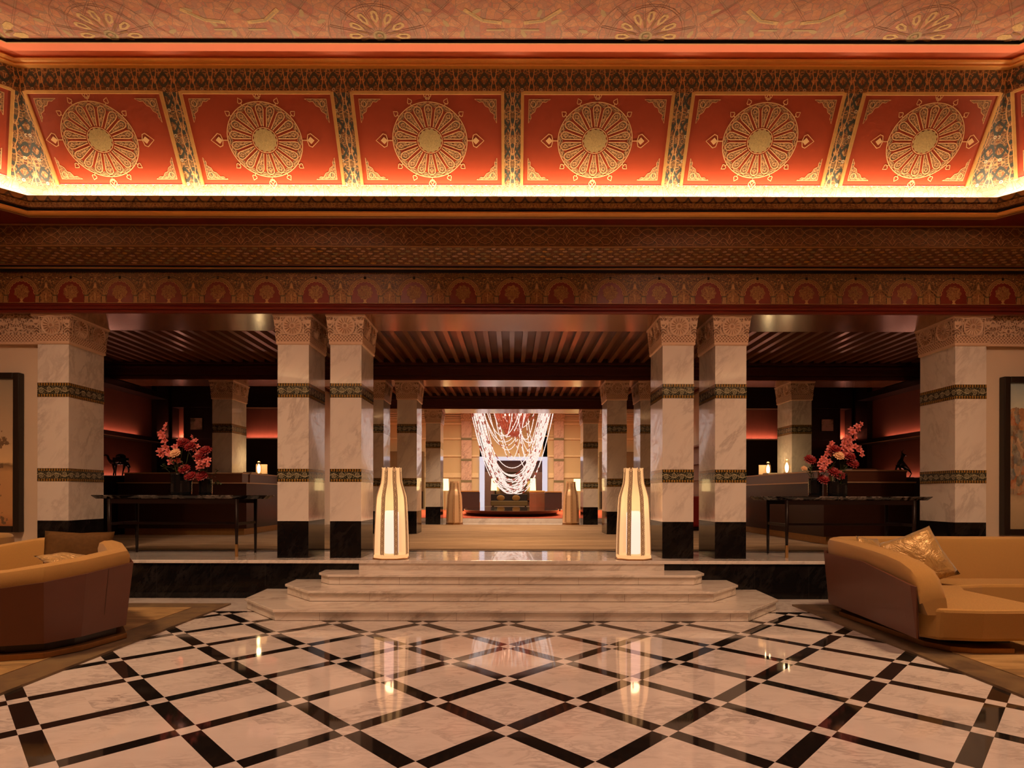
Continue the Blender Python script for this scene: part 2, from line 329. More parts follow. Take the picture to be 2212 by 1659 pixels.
# ------------------------------------------------------------------ mesh builder
class MB:
    def __init__(s): s.v = []; s.f = []; s.m = []; s.uv = []; s.cur = 0
    def vert(s, p): s.v.append(tuple(p)); return len(s.v)-1
    def face(s, ids, uv=None, m=None): s.f.append(tuple(ids)); s.uv.append(uv); s.m.append(s.cur if m is None else m)
    def poly(s, pts, uv=None, m=None): s.face([s.vert(p) for p in pts], uv, m)
    def box(s, x0, x1, y0, y1, z0, z1, m=None):
        if x0 > x1: x0, x1 = x1, x0
        c = [s.vert(p) for p in [(x0,y0,z0),(x1,y0,z0),(x1,y1,z0),(x0,y1,z0),(x0,y0,z1),(x1,y0,z1),(x1,y1,z1),(x0,y1,z1)]]
        for q in [(3,2,1,0),(4,5,6,7),(0,1,5,4),(1,2,6,5),(2,3,7,6),(3,0,4,7)]: s.face([c[i] for i in q], None, m)
        return s
    def prism(s, pts, z0, z1, m=None, tops=None):
        n = len(pts)
        if sum(pts[i][0]*pts[(i+1)%n][1]-pts[(i+1)%n][0]*pts[i][1] for i in range(n)) < 0: pts = list(reversed(pts))
        a = [s.vert((p[0], p[1], z0)) for p in pts]
        tp = tops or pts
        b = [s.vert((p[0], p[1], z1)) for p in tp]
        s.face(list(reversed(a)), None, m); s.face(b, None, m)
        for i in range(n): s.face([a[i], a[(i+1)%n], b[(i+1)%n], b[i]], None, m)
        return s
    def lathe(s, prof, n=24, cx=0, cy=0, m=None, rot=0.0, cap=True, fl=None):
        rows = []
        for r, z in prof:
            rows.append([s.vert((cx+r*(fl(a, z) if fl else 1)*math.cos(a), cy+r*(fl(a, z) if fl else 1)*math.sin(a), z)) for a in [rot+2*PI*k/n for k in range(n)]])
        for i in range(len(rows)-1):
            for k in range(n):
                s.face([rows[i][k], rows[i][(k+1)%n], rows[i+1][(k+1)%n], rows[i+1][k]], None, m)
        if cap:
            s.face(list(reversed(rows[0])), None, m); s.face(rows[-1], None, m)
        return s
    def tube(s, pts, r, n=6, m=None, closed=False, urep=True):
        pts = [Vector(p) for p in pts]; L = len(pts); rs = r if isinstance(r, (list, tuple)) else [r]*L
        rows = []; U = [0.0]
        for i in range(1, L): U.append(U[-1]+(pts[i]-pts[i-1]).length)
        prev = None
        for i, p in enumerate(pts):
            a = pts[(i-1) % L] if (i > 0 or closed) else p; b = pts[(i+1) % L] if (i < L-1 or closed) else p
            t = (b-a)
            if t.length < 1e-9: t = Vector((0, 0, 1))
            t.normalize()
            if prev is None:
                ref = Vector((0, 0, 1)) if abs(t.z) < .9 else Vector((1, 0, 0))
                e1 = t.cross(ref).normalized()
            else:
                e1 = (prev - t*prev.dot(t)); e1 = e1.normalized() if e1.length > 1e-6 else t.cross(Vector((1, 0, 0))).normalized()
            prev = e1; e2 = t.cross(e1)
            rows.append([s.vert(p + (e1*math.cos(2*PI*k/n)+e2*math.sin(2*PI*k/n))*rs[i]) for k in range(n)])
        for i in range(L if closed else L-1):
            j = (i+1) % L; u1 = U[j] if j else U[i]+.1
            for k in range(n):
                s.face([rows[i][k], rows[j][k], rows[j][(k+1)%n], rows[i][(k+1)%n]], [(U[i], 0), (u1, 0), (u1, 1), (U[i], 1)], m)
        if not closed:
            s.face(rows[0], None, m); s.face(list(reversed(rows[-1])), None, m)
        return s
    def ball(s, c, r, n=10, k=6, m=None, sx=1, sy=1, sz=1):
        pr = []
        top = s.vert((c[0], c[1], c[2]+r*sz)); bot = s.vert((c[0], c[1], c[2]-r*sz))
        for i in range(1, k):
            a = PI*i/k
            pr.append([s.vert((c[0]+r*sx*math.sin(a)*math.cos(2*PI*j/n), c[1]+r*sy*math.sin(a)*math.sin(2*PI*j/n), c[2]+r*sz*math.cos(a))) for j in range(n)])
        for j in range(n):
            s.face([top, pr[0][j], pr[0][(j+1)%n]], None, m); s.face([bot, pr[-1][(j+1)%n], pr[-1][j]], None, m)
            for i in range(len(pr)-1): s.face([pr[i][j], pr[i+1][j], pr[i+1][(j+1)%n], pr[i][(j+1)%n]], None, m)
        return s
    def strip(s, pts, w, y=0.0, m=None, closed=False, T=None):
        """flat ribbon along 2-d points (x,z) lying in the plane y"""
        n = len(pts); L = []; R = []
        for i, p in enumerate(pts):
            a = pts[(i-1) % n] if (i > 0 or closed) else p; b = pts[(i+1) % n] if (i < n-1 or closed) else p
            dx, dz = b[0]-a[0], b[1]-a[1]; q = math.hypot(dx, dz) or 1
            nx, nz = -dz/q*w/2, dx/q*w/2
            f = T or (lambda x, z: (x, y, z))
            L.append(s.vert(f(p[0]+nx, p[1]+nz))); R.append(s.vert(f(p[0]-nx, p[1]-nz)))
        for i in range(n if closed else n-1):
            j = (i+1) % n; s.face([R[i], R[j], L[j], L[i]], None, m)
        return s
    def flatpoly(s, pts, y=0.0, m=None, T=None):
        f = T or (lambda x, z: (x, y, z)); s.poly([f(*p) for p in pts], None, m); return s
    def build(s, name, mats, parent=None, loc=(0, 0, 0), rot=(0, 0, 0), smooth=False, bevel=0, auto=None):
        me = bpy.data.meshes.new(name); me.from_pydata(s.v, [], s.f); me.update()
        if not isinstance(mats, (list, tuple)): mats = [mats]
        for m in mats: me.materials.append(m)
        lay = me.uv_layers.new(name='UVMap').data
        for p, uv, mi in zip(me.polygons, s.uv, s.m):
            p.material_index = min(mi, len(mats)-1); p.use_smooth = smooth
            if uv:
                for li, q in zip(p.loop_indices, uv): lay[li].uv = q
            else:
                nx, ny, nz = p.normal; h = math.hypot(nx, ny)
                for li in p.loop_indices:
                    c = me.vertices[me.loops[li].vertex_index].co
                    if h < .35: lay[li].uv = (c.x, c.y)
                    else: lay[li].uv = ((-ny*c.x+nx*c.y)/h, c.z/h)
        if auto:
            for p in me.polygons: p.use_smooth = True
            me.set_sharp_from_angle(angle=math.radians(auto))
        o = bpy.data.objects.new(name, me); COL.objects.link(o); o.location = loc; o.rotation_euler = rot
        if parent: o.parent = parent
        if bevel:
            b = o.modifiers.new('bevel', 'BEVEL'); b.width = bevel; b.segments = 2; b.limit_method = 'ANGLE'
        return o
def thing(name, label, cat, loc=(0, 0, 0), rz=0.0, group=None, kind=None):
    o = bpy.data.objects.new(name, None); COL.objects.link(o); o.location = loc; o.rotation_euler = (0, 0, rz)
    o.empty_display_size = .1
    return tag(o, label, cat, group, kind)
def tag(o, label=None, cat=None, group=None, kind=None):
    if label: o['label'] = label
    if cat: o['category'] = cat
    if group: o['group'] = group
    if kind: o['kind'] = kind
    return o
def struct(o, label=None, cat=None): o['kind'] = 'structure'; return tag(o, label, cat)
KIDS = {}
def copy_tree(o, parent=None, mats=None):
    c = o.copy(); COL.objects.link(c)
    if parent: c.parent = parent
    for ch in [k for k in bpy.data.objects if k.parent == o]: copy_tree(ch, c)
    return c
def dup(root, loc, rz, label, group=None):
    c = copy_tree(root); c.location = loc; c.rotation_euler.z = rz; c['label'] = label
    if group: c['group'] = group
    return c

FZ = .585           # platform level
PF = 8.80           # front face of the platform
LZ = .735           # level of the far lounge
# ------------------------------------------------------------------ floors, platform, steps
struct(MB().box(-10.6, 10.6, -6, 21, -.2, 0).build('floor', M['floor']), 'polished white marble floor with black diagonal lattice', 'floor')
b = MB().box(-10.6, -2.33, PF, PF+.06, 0, FZ-.05).box(2.33, 10.6, PF, PF+.06, 0, FZ-.05)
for k in range(26):
    x = -10.4+k*.83
    if abs(x) > 2.4: b.box(x-.002, x+.002, PF-.0015, PF+.01, 0, FZ-.05, 1)
struct(b.build('trim_1', [M['black_marble'], M['shadow_gap']]), 'black marble riser of the raised platform', 'riser')
b = MB().box(-10.6, 10.6, PF-.03, 20.3, FZ-.05, FZ)
struct(b.build('floor_platform', M['marble'], bevel=.008), 'white marble floor of the raised platform', 'floor')
struct(MB().box(-10.2, 10.2, 10.12, 10.22, FZ-.001, FZ+.003).build('trim_2', M['black_marble']), 'black line inlaid in the platform marble', 'inlay')
struct(MB().box(-2.33, 2.33, PF-.002, PF+.3, .438, FZ-.05).build('trim_3', M['step_marble']), 'white marble top riser', 'riser')
M['grime_shade'] = flat('step_grime_shade', (.16, .10, .065), .7)
def step(nm, z0, z1, xf, yf, xe, ye, xb, lab):
    t = thing(nm, lab, 'step', (0, yf, z0))
    def outline(o, f=0):
        return [(-xb-o, PF), (-xe-o, ye-yf+PF*0+0), (-xf-o*.4, -o), (xf+o*.4, -o), (xe+o, ye-yf), (xb+o, PF)]
    def loc(o):
        p = outline(o); return [(p[0][0], PF-yf), p[1], p[2], p[3], p[4], (p[5][0], PF-yf)]
    b = MB().prism(loc(0), 0, z1-z0-.035); b.prism(loc(.0025), z1-z0-.043, z1-z0-.036, 1); b.prism(loc(.0025), 0, .006, 1)  # upper dark strip paints the tread's shadow, lower strip is grime
    for k in range(-3, 4):
        jx = k*.86+.2*math.sin(7*z0*10+1)
        if abs(jx) < xf: b.box(jx-.0015, jx+.0015, -.001, .01, .006, z1-z0-.043, 1)
    b.build('riser', [M['step_marble'], M['grime_shade']], t)
    MB().prism(loc(.035), z1-z0-.035, z1-z0).build('tread', M['step_marble'], t, bevel=.006)
    return t
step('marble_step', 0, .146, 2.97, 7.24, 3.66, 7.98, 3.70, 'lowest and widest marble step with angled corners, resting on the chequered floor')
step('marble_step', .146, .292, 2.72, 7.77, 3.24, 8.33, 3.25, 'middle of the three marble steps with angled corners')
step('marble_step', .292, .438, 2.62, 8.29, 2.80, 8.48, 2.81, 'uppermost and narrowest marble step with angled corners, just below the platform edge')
b = MB().box(-10.1, 10.1, 10.50, 14.385, FZ, FZ+.014, 0).box(-10.1, 10.1, 10.34, 10.50, FZ, FZ+.013, 1)
cuts = [-10.1]
for q in (-7.2355, -3.4505, -2.6205, 2.6205, 3.4505, 7.2355): cuts += [q-.25, q+.25]
cuts.append(10.1)
for q in range(0, len(cuts), 2): b.box(cuts[q], cuts[q+1], 14.385, 15.175, FZ, FZ+.014, 0)
b.box(-10.1, 10.1, 15.175, 16.94, FZ, FZ+.014, 0).box(-5.98, 5.98, 16.94, 18.75, FZ, FZ+.014, 0)
o = b.build('carpet', [M['carpet'], M['carpet_border']])
tag(o, 'streaked beige carpet covering the platform behind the marble edge', 'carpet')
# rugs in the lobby
for s_, lab in ((-1, 'gold silky rug under the left sofa with a darker border'), (1, 'gold silky rug under the right sofa with a darker border')):
    x0, x1 = 4.03, 9.6
    b = MB().box(s_*(x0+.38), s_*x1, 1.6, 7.95, 0, .028, 0)
    b.box(s_*x0, s_*(x0+.38), 1.2, 8.28, 0, .022, 1).box(s_*(x0+.38), s_*x1, 7.95, 8.28, 0, .022, 1)
    o = b.build('rug', [M['rug'], M['rug_edge']]); tag(o, lab, 'rug')

# ------------------------------------------------------------------ octagonal tray ceiling
TB, TW, TC, TN = 8.5, 7.02, 1.9, -4.3     # far edge, half width of the far side, corner leg, near edge
def ring(s):
    k = .4142*s
    return [(-(TW-k), TB-s), (TW-k, TB-s), (TW+TC-s, TB-TC-k*1.0), (TW+TC-s, TN+TC+k), (TW-k, TN+s), (-(TW-k), TN+s), (-(TW+TC-s), TN+TC+k), (-(TW+TC-s), TB-TC-k)]
def sweep(profile, name, mats, label, cat='moulding', midx=None):
    b = MB(); rs = [[(x, y, z) for x, y in ring(s)] for s, z in profile]
    V = [0.0]
    for i in range(1, len(profile)): V.append(V[-1]+math.hypot(profile[i][0]-profile[i-1][0], profile[i][1]-profile[i-1][1]))
    for e in range(8):
        f = (e+1) % 8
        for i in range(len(profile)-1):
            a, c, d, g = rs[i][e], rs[i][f], rs[i+1][f], rs[i+1][e]
            ex, ey = c[0]-a[0], c[1]-a[1]; L = math.hypot(ex, ey); ex /= L; ey /= L
            uu = [p[0]*ex+p[1]*ey for p in (a, c, d, g)]
            b.poly([a, g, d, c], [(uu[0], V[i]), (uu[3], V[i+1]), (uu[2], V[i+1]), (uu[1], V[i])], midx[i] if midx else 0)
    o = b.build(name, mats); return struct(o, label, cat)
# soffit round the opening
ri = ring(.22)
outer = [(-TW, TB), (TW, TB), (10.6, TB-TC), (10.6, TN+TC), (TW, -6), (-TW, -6), (-10.6, TN+TC), (-10.6, TB-TC)]
b = MB()
for e in range(8):
    f = (e+1) % 8
    if e == 1: b.poly([(*outer[1], 5.56), (10.6, TB, 5.56), (*outer[2], 5.56), (*ri[2], 5.56), (*ri[1], 5.56)])
    elif e == 7: b.poly([(*outer[0], 5.56), (*ri[0], 5.56), (*ri[7], 5.56), (*outer[7], 5.56), (-10.6, TB, 5.56)])
    elif e == 3: b.poly([(*outer[3], 5.56), (10.6, -6, 5.56), (*outer[4], 5.56), (*ri[4], 5.56), (*ri[3], 5.56)])
    elif e == 5: b.poly([(*outer[5], 5.56), (-10.6, -6, 5.56), (*outer[6], 5.56), (*ri[6], 5.56), (*ri[5], 5.56)])
    else: b.poly([(*outer[e], 5.56), (*outer[f], 5.56), (*ri[f], 5.56), (*ri[e], 5.56)])
struct(b.build('ceiling_soffit', M['red_dark']), 'dark red soffit round the tray opening', 'ceiling')
sweep([(.20, 5.56), (.24, 5.545), (.27, 5.556)], 'trim_4', M['gold_dark'], 'thin dull line under the gold moulding')
sweep([(.27, 5.56), (.31, 5.567), (.325, 5.585), (.325, 5.595), (.31, 5.612), (.27, 5.618)], 'trim_5', M['gold_bright'], 'orange-gold round moulding of the tray lip')
sweep([(.27, 5.618), (.23, 5.63), (.23, 5.672)], 'trim_6', M['shadow_gap'], 'dark recess over the gold moulding')
def frieze_mat2():
    t = NT('diamond_frieze'); u, v, _ = t.sep(t.uv())
    a = t.math('ABSOLUTE', t.math('SUBTRACT', t.math('FRACT', t.math('MULTIPLY', u, 5.6)), .5))
    w = t.math('LESS_THAN', t.math('ABSOLUTE', t.math('SUBTRACT', t.math('ADD', a, t.math('MULTIPLY', v, -4.5)), .10)), .10)
    n = t.noise(t.comb(u, v), 40, 3)
    t.bsdf(t.mix(w, t.mix(n, (.44, .22, .055), (.30, .13, .03)), (.09, .045, .02)), .5); return t.m
M['diamond'] = frieze_mat2()
sweep([(.23, 5.672), (.27, 5.68), (.275, 5.752), (.25, 5.757)], 'trim_7', M['orn_frieze'], 'carved gilt frieze of the tray lip')
sweep([(.25, 5.757), (.30, 5.765), (.31, 5.83)], 'trim_8', M['diamond'], 'gilt diamond frieze at the top of the tray lip')
sweep([(.31, 5.83), (.22, 5.835), (.22, 5.70), (-.02, 5.70), (-.02, 5.86)], 'trim_9', M['plaster'], 'trough that hides the cove light')
sweep([(-.02, 5.86), (0, 6.125)], 'trim_10', M['orn_pale'], 'pale patterned border at the foot of the sloping panels')
sweep([(0, 6.125), (.60, 7.10)], 'trim_11', M['orn_band'], 'painted arabesque ribs between the red panels')
sweep([(.60, 7.10), (.655, 7.385)], 'trim_12', M['orn_band'], 'painted arabesque frieze above the red panels')
sweep([(.655, 7.385), (.70, 7.39), (.71, 7.405), (.70, 7.42), (.735, 7.43), (.75, 7.45), (.735, 7.47), (.70, 7.478), (.70, 7.49)], 'trim_13', M['gold_bright'], 'gilt double moulding under the red fascia')
sweep([(.68, 7.488), (.95, 7.492)], 'trim_14', M['red_fascia'], 'plain orange-red fascia of the tray')
sweep([(.95, 7.490), (.965, 7.490), (.965, 7.494), (.95, 7.55), (1.05, 7.56)], 'trim_15', [M['gold_line'], M['shadow_gap']], 'dark shadow gap round the painted ceiling', 'moulding', [0, 0, 1, 1])
# painted flat ceiling with rosettes
b = MB(); rr = ring(.97); zc = 7.535
b.poly([(x, y, zc) for x, y in reversed(rr)])
def petal(b, cx, cy, ang, r0, r1, w, m, k=1.0, dz=.004):
    ca, sa = math.cos(ang), math.sin(ang)
    P = [(r0, 0), (r0+(r1-r0)*.35, w), (r1-(r1-r0)*.12, w*.9), (r1, 0), (r1-(r1-r0)*.12, -w*.9), (r0+(r1-r0)*.35, -w)]
    b.poly([(cx+(q[0]*ca-q[1]*sa)*k, cy+q[0]*sa+q[1]*ca, zc-dz) for q in reversed(P)], None, m)
for cx in (-6.68, -5.2, -1.72, 1.72, 5.2, 6.68):
    for k in range(12): petal(b, cx, 7.47, 2*PI*k/12, .20, .40, .045, 1)
    for k in range(12): petal(b, cx, 7.47, 2*PI*(k+.5)/12, .13, .27, .016, 2)
    for k in range(24): petal(b, cx, 7.47, 2*PI*k/24, .02, .09, .010, 3)
for cx in (-5.2, -1.72, 1.72, 5.2):
    for k in range(12): petal(b, cx, 7.47, 2*PI*k/12, .25, .36, .016, 4, 1.0, .008)
    for k in range(12):
        a = 2*PI*(k+.5)/12
        for o_ in (-.014, .014):
            G0 = (cx+.10*math.cos(a)-o_*math.sin(a), 7.47+.10*math.sin(a)+o_*math.cos(a)); G1 = (cx+.62*math.cos(a)-o_*math.sin(a), 7.47+.62*math.sin(a)+o_*math.cos(a))
            if G1[1] < 7.5: b.strip([G0, G1], .007, T=lambda x, y: (x, y, zc-.003), m=4)
    for r_ in (.46, .49, .64):
        b.strip([(cx+r_*math.cos(PI+PI*q/12), 7.47+r_*math.sin(PI+PI*q/12)) for q in range(13)], .007, T=lambda x, y: (x, y, zc-.003), m=4)
for k in range(-9, 10):
    for o_ in (0, .03):
        b.strip([(k*.87+o_, 7.5), (k*.87+.22+o_, 7.28), (k*.87+o_, 7.06), (k*.87-.22+o_, 6.84)], .006, T=lambda x, y: (x, y, zc-.002), m=4)
        b.strip([(k*.87-o_, 7.5), (k*.87-.22-o_, 7.28), (k*.87-o_, 7.06), (k*.87+.22-o_, 6.84)], .006, T=lambda x, y: (x, y, zc-.002), m=4)
for cx in (-3.48, 0, 3.48):
    for s_ in (-1, 1):
        G = lambda x, y, cx=cx, s_=s_: (cx+s_*x, y, zc-.004)
        for a_, b_ in (((.14, 7.26), (.38, 7.225)), ((.38, 7.225), (.60, 7.06))):
            b.strip([a_, b_] if s_ > 0 else [b_, a_], .055, T=G, m=1)
        b.strip([(.20, 7.251), (.38, 7.225), (.54, 7.105)], .02, T=lambda x, y, G=G: (G(x, y)[0], y, zc-.006), m=3)
        b.strip([(.10, 7.37), (.34, 7.37)], .03, T=G, m=3)
for k in range(58):      # small painted lozenges
    cx = -7+k*.245; cy = 7.05+.16*((k*7) % 3)
    if min(abs(cx-q) for q in (-5.2, -1.72, 1.72, 5.2)) > .5: petal(b, cx, cy, (k % 4)*PI/4+.3, 0, .13, .028, 3, 1.0, .0025)
struct(b.build('ceiling', [M['orn_ceiling'], flat('ceiling_gold', (.80, .48, .19), .5, 0, 0, .5, 40), M['gold_dark'], flat('ceiling_olive', (.52, .38, .18), .5), flat('ceiling_line', (.34, .15, .08), .5)]), 'flat painted ceiling with star rosettes', 'ceiling')
struct(MB().box(-10.6, 10.6, -6, 9.9, 7.9, 8.0).build('ceiling_slab', M['shadow_gap']), 'roof slab over the tray', 'ceiling')

# one red panel with its medallion (local: x across, z up the slope, faces -y)
SL = math.hypot(.6, .975); PW, PH = 2.05, SL-.045
def medallion_parts(parent, cl=0.0, cr=0.0):
    w, h = PW/2, PH/2; wl, wr = -w+cl, w-cr
    b = MB(); b.box(wl, wr, -.012, .0, -h, h); b.build('panel_board', M['red_panel'], parent)
    b = MB()
    for x0, x1, z0, z1 in ((wl-.03, wl+.012, -h-.02, h+.02), (wr-.012, wr+.03, -h-.02, h+.02), (wl, wr, h-.012, h+.03), (wl, wr, -h-.02, -h+.012)):
        low = z1 < 0 and z0 < 0
        b.box(x0, x1, -.014 if low else -.035, -.0, z0+(.012 if low else 0), z1, 1 if low else 0)  # bottom bar coloured dark red to paint the shadow line at the panel foot
    b.build('frame_moulding', [M['gold'], M['red_dark']], parent, bevel=.004)
    ax, az = .525, .455
    E = lambda r, a: (ax*r*math.cos(a), az*r*math.sin(a))
    b = MB()
    for k in range(18):
        a = 2*PI*k/18+PI/2; da = 2*PI/18
        L = [(.37, .18), (.46, .22), (.60, .28), (.72, .32), (.80, .34), (.88, .28), (.92, .10)]
        pts = [E(r, a-da*f) for r, f in L]+[E(r, a+da*f) for r, f in reversed(L)]
        b.poly([(p[0], -.014, p[1]) for p in pts])
        pts = [E(.94, a+da*.15), E(.985, a+da*.12), E(.985, a+da*.88), E(.94, a+da*.85), E(.86, a+da*.5)]
        b.poly([(p[0], -.014, p[1]) for p in pts])
    md = b.build('medallion', M['orn_fill'], parent)
    b = MB()
    b.poly([(p[0], -.0165, p[1]) for p in [E(.31*(1+.06*math.cos(14*2*PI*k/84)), -2*PI*k/84) for k in range(84)]])
    b.build('medallion_hub', flat('hub_olive_gold', (.38, .26, .09), .5, 0, 0, .5, 60), md)
    b = MB(); lw = .0105
    b.strip([E(1.0, 2*PI*k/64) for k in range(64)], .012, -.018, 0, True)
    b.strip([E(.335, 2*PI*k/40) for k in range(40)], .008, -.018, 0, True)
    for k in range(18):
        a = 2*PI*k/18+PI/2; da = 2*PI/18
        L = [(.37, .20), (.46, .24), (.60, .30), (.72, .34), (.80, .36), (.88, .30), (.925, .12)]
        pts = [E(r, a-da*f) for r, f in L]+[E(r, a+da*f) for r, f in reversed(L)]
        b.strip(pts, lw, -.018)
        b.strip([E(.80, a-da*.2), E(.87, a), E(.80, a+da*.2), E(.76, a), E(.80, a-da*.2)], .006, -.018)
        b.strip([E(.93, a-da*.5), E(.975, a-da*.25), E(.94, a)], .005, -.018)
        b.strip([E(.93, a+da*.5), E(.975, a+da*.25), E(.94, a)], .005, -.018)
        b.strip([E(.5, a), E(.72, a)], .006, -.018)
        b.strip([E(.56, a-da*.18), E(.62, a), E(.56, a+da*.18)], .006, -.018)
    def fin(a, s_):
        cx, cz = E(1.0, a); ca, sa = math.cos(a), math.sin(a)
        Q = lambda u, v: (cx+(u*ca-v*sa)*s_, cz+(u*sa+v*ca)*s_)
        b.strip([Q(0, 0), Q(.3, .0)], .010, -.018)
        b.strip([Q(.3, 0), Q(.38, .28), Q(.55, .34), Q(1.0, 0), Q(.55, -.34), Q(.38, -.28), Q(.3, 0)], .011, -.018, 0, True)
    for k in range(14):
        a = 2*PI*(k+.5)/14
        if abs(math.cos(a)) < .97: fin(a, .095)
    fin(PI/2, .15); fin(-PI/2, .15); fin(0, .24); fin(PI, .24)
    for sg in (-1, 1): b.flatpoly([(sg*.60, 0), (sg*.65, .045), (sg*.70, .0), (sg*.65, -.045)][::-sg], -.0175)
    b.build('tracery', M['gold_line'], md)
    for sx in (-1, 1):
        for sz in (-1, 1):
            b = MB(); P = [(0, 0), (.30, .0), (.235, .035), (.19, .03), (.15, .085), (.105, .10), (.085, .15), (.03, .185), (.035, .23), (0, .29)]
            X0, Z0 = (wl+.075 if sx < 0 else wr-.075), sz*(h-.06)
            pts = [(X0-sx*p[0], -.014, Z0-sz*p[1]*.95) for p in P]
            if sx*sz > 0: pts = list(reversed(pts))
            b.poly(pts)
            b.strip([(X0-sx*(p[0]+.004), Z0-sz*(p[1]*.95+.004)) for p in P], .007, -.017, 1, True)
            cc = (X0-sx*.065, Z0-sz*.06)
            b.strip([(cc[0]+.033*math.cos(2*PI*k/10), cc[1]+.036*math.sin(2*PI*k/10)) for k in range(10)], .008, -.017, 1, True)
            b.build('corner_ornament', [M['orn_fill'], M['gold_line']], parent)
def place_panel(o, cx, cy, zc_, az):
    o.rotation_mode = 'XYZ'
    tilt = math.atan2(.6, .975)
    o.matrix_world = Matrix.Translation((cx, cy, zc_)) @ Matrix.Rotation(az, 4, 'Z') @ Matrix.Rotation(tilt, 4, 'X')
pitch = 2.339
names6 = ['first full red ceiling panel from the left corner of the tray, gold medallion washed by pale glare', 'second full red ceiling panel from the left with gold medallion', 'third red ceiling panel from the left, just left of the centre rib, with gold medallion',
          'red ceiling panel just right of the centre rib with gold medallion', 'second red ceiling panel from the right corner of the tray with gold medallion', 'rightmost full red ceiling panel before the angled corner, with gold medallion']
proto = thing('ceiling_panel', names6[0], 'ceiling panel', group=None)
medallion_parts(proto)
endl = thing('ceiling_panel', 'x', 'ceiling panel'); medallion_parts(endl, .21, 0)
endr = thing('ceiling_panel', 'x', 'ceiling panel'); medallion_parts(endr, 0, .21)
panels = [endl, proto]+[copy_tree(proto) for _ in range(3)]+[endr]+[copy_tree(proto) for _ in range(2)]
for i in range(6):
    panels[i]['label'] = names6[i]
    place_panel(panels[i], (i-2.5)*pitch, TB-.30-.012, (6.125+7.10)/2+.004, 0)
for i, s_ in ((6, -1), (7, 1)):
    panels[i]['label'] = ('red medallion panel on the angled corner cut off by the %s edge of the photo' % ('left' if s_ < 0 else 'right'))
    # middle of the corner edge at half height
    s0 = .30; R0 = ring(s0); a, c = (R0[0], R0[7]) if s_ < 0 else (R0[1], R0[2])
    mx, my = (a[0]+c[0])/2, (a[1]+c[1])/2
    place_panel(panels[i], mx+s_*-.008, my-.008, (6.125+7.10)/2+.004, -s_*PI/4)
# cove led
sweep([(.13, 5.715), (.16, 5.715)], 'trim_16', M['led'], 'glowing LED strip in the cove')

# ------------------------------------------------------------------ straight entablature over the pillars
def straight(profile, name, mats, label, cat='moulding', midx=None, x=10.6):
    b = MB()
    V = 0
    for i in range(len(profile)-1):
        (y0, z0), (y1, z1) = profile[i], profile[i+1]; d = math.hypot(y1-y0, z1-z0)
        b.poly([(-x, y0, z0), (x, y0, z0), (x, y1, z1), (-x, y1, z1)], [(-x, V), (x, V), (x, V+d), (-x, V+d)], midx[i] if midx else 0); V += d
    return b
struct(MB().box(-10.6, 10.6, 9.06, 9.94, 4.412, 7.9).build('wall_upper', [M['red_dark']]), 'upper wall over the pillars', 'wall')
struct(MB().box(-10.6, 10.6, 9.0, 9.94, 4.405, 4.43).build('trim_17', M['soffit'], bevel=.004), 'polished wooden underside of the first beam', 'soffit')
b = straight([(9.0, 4.405), (8.97, 4.41), (8.955, 4.43), (8.97, 4.455), (8.95, 4.46), (8.935, 4.48), (8.95, 4.505), (8.965, 4.512), (8.95, 4.53), (8.96, 4.55), (9.0, 4.556), (9.0, 4.566)], 'x', 0, '')
struct(b.build('trim_18', M['red_dark']), 'dark red carved moulding under the arcade frieze', 'moulding')
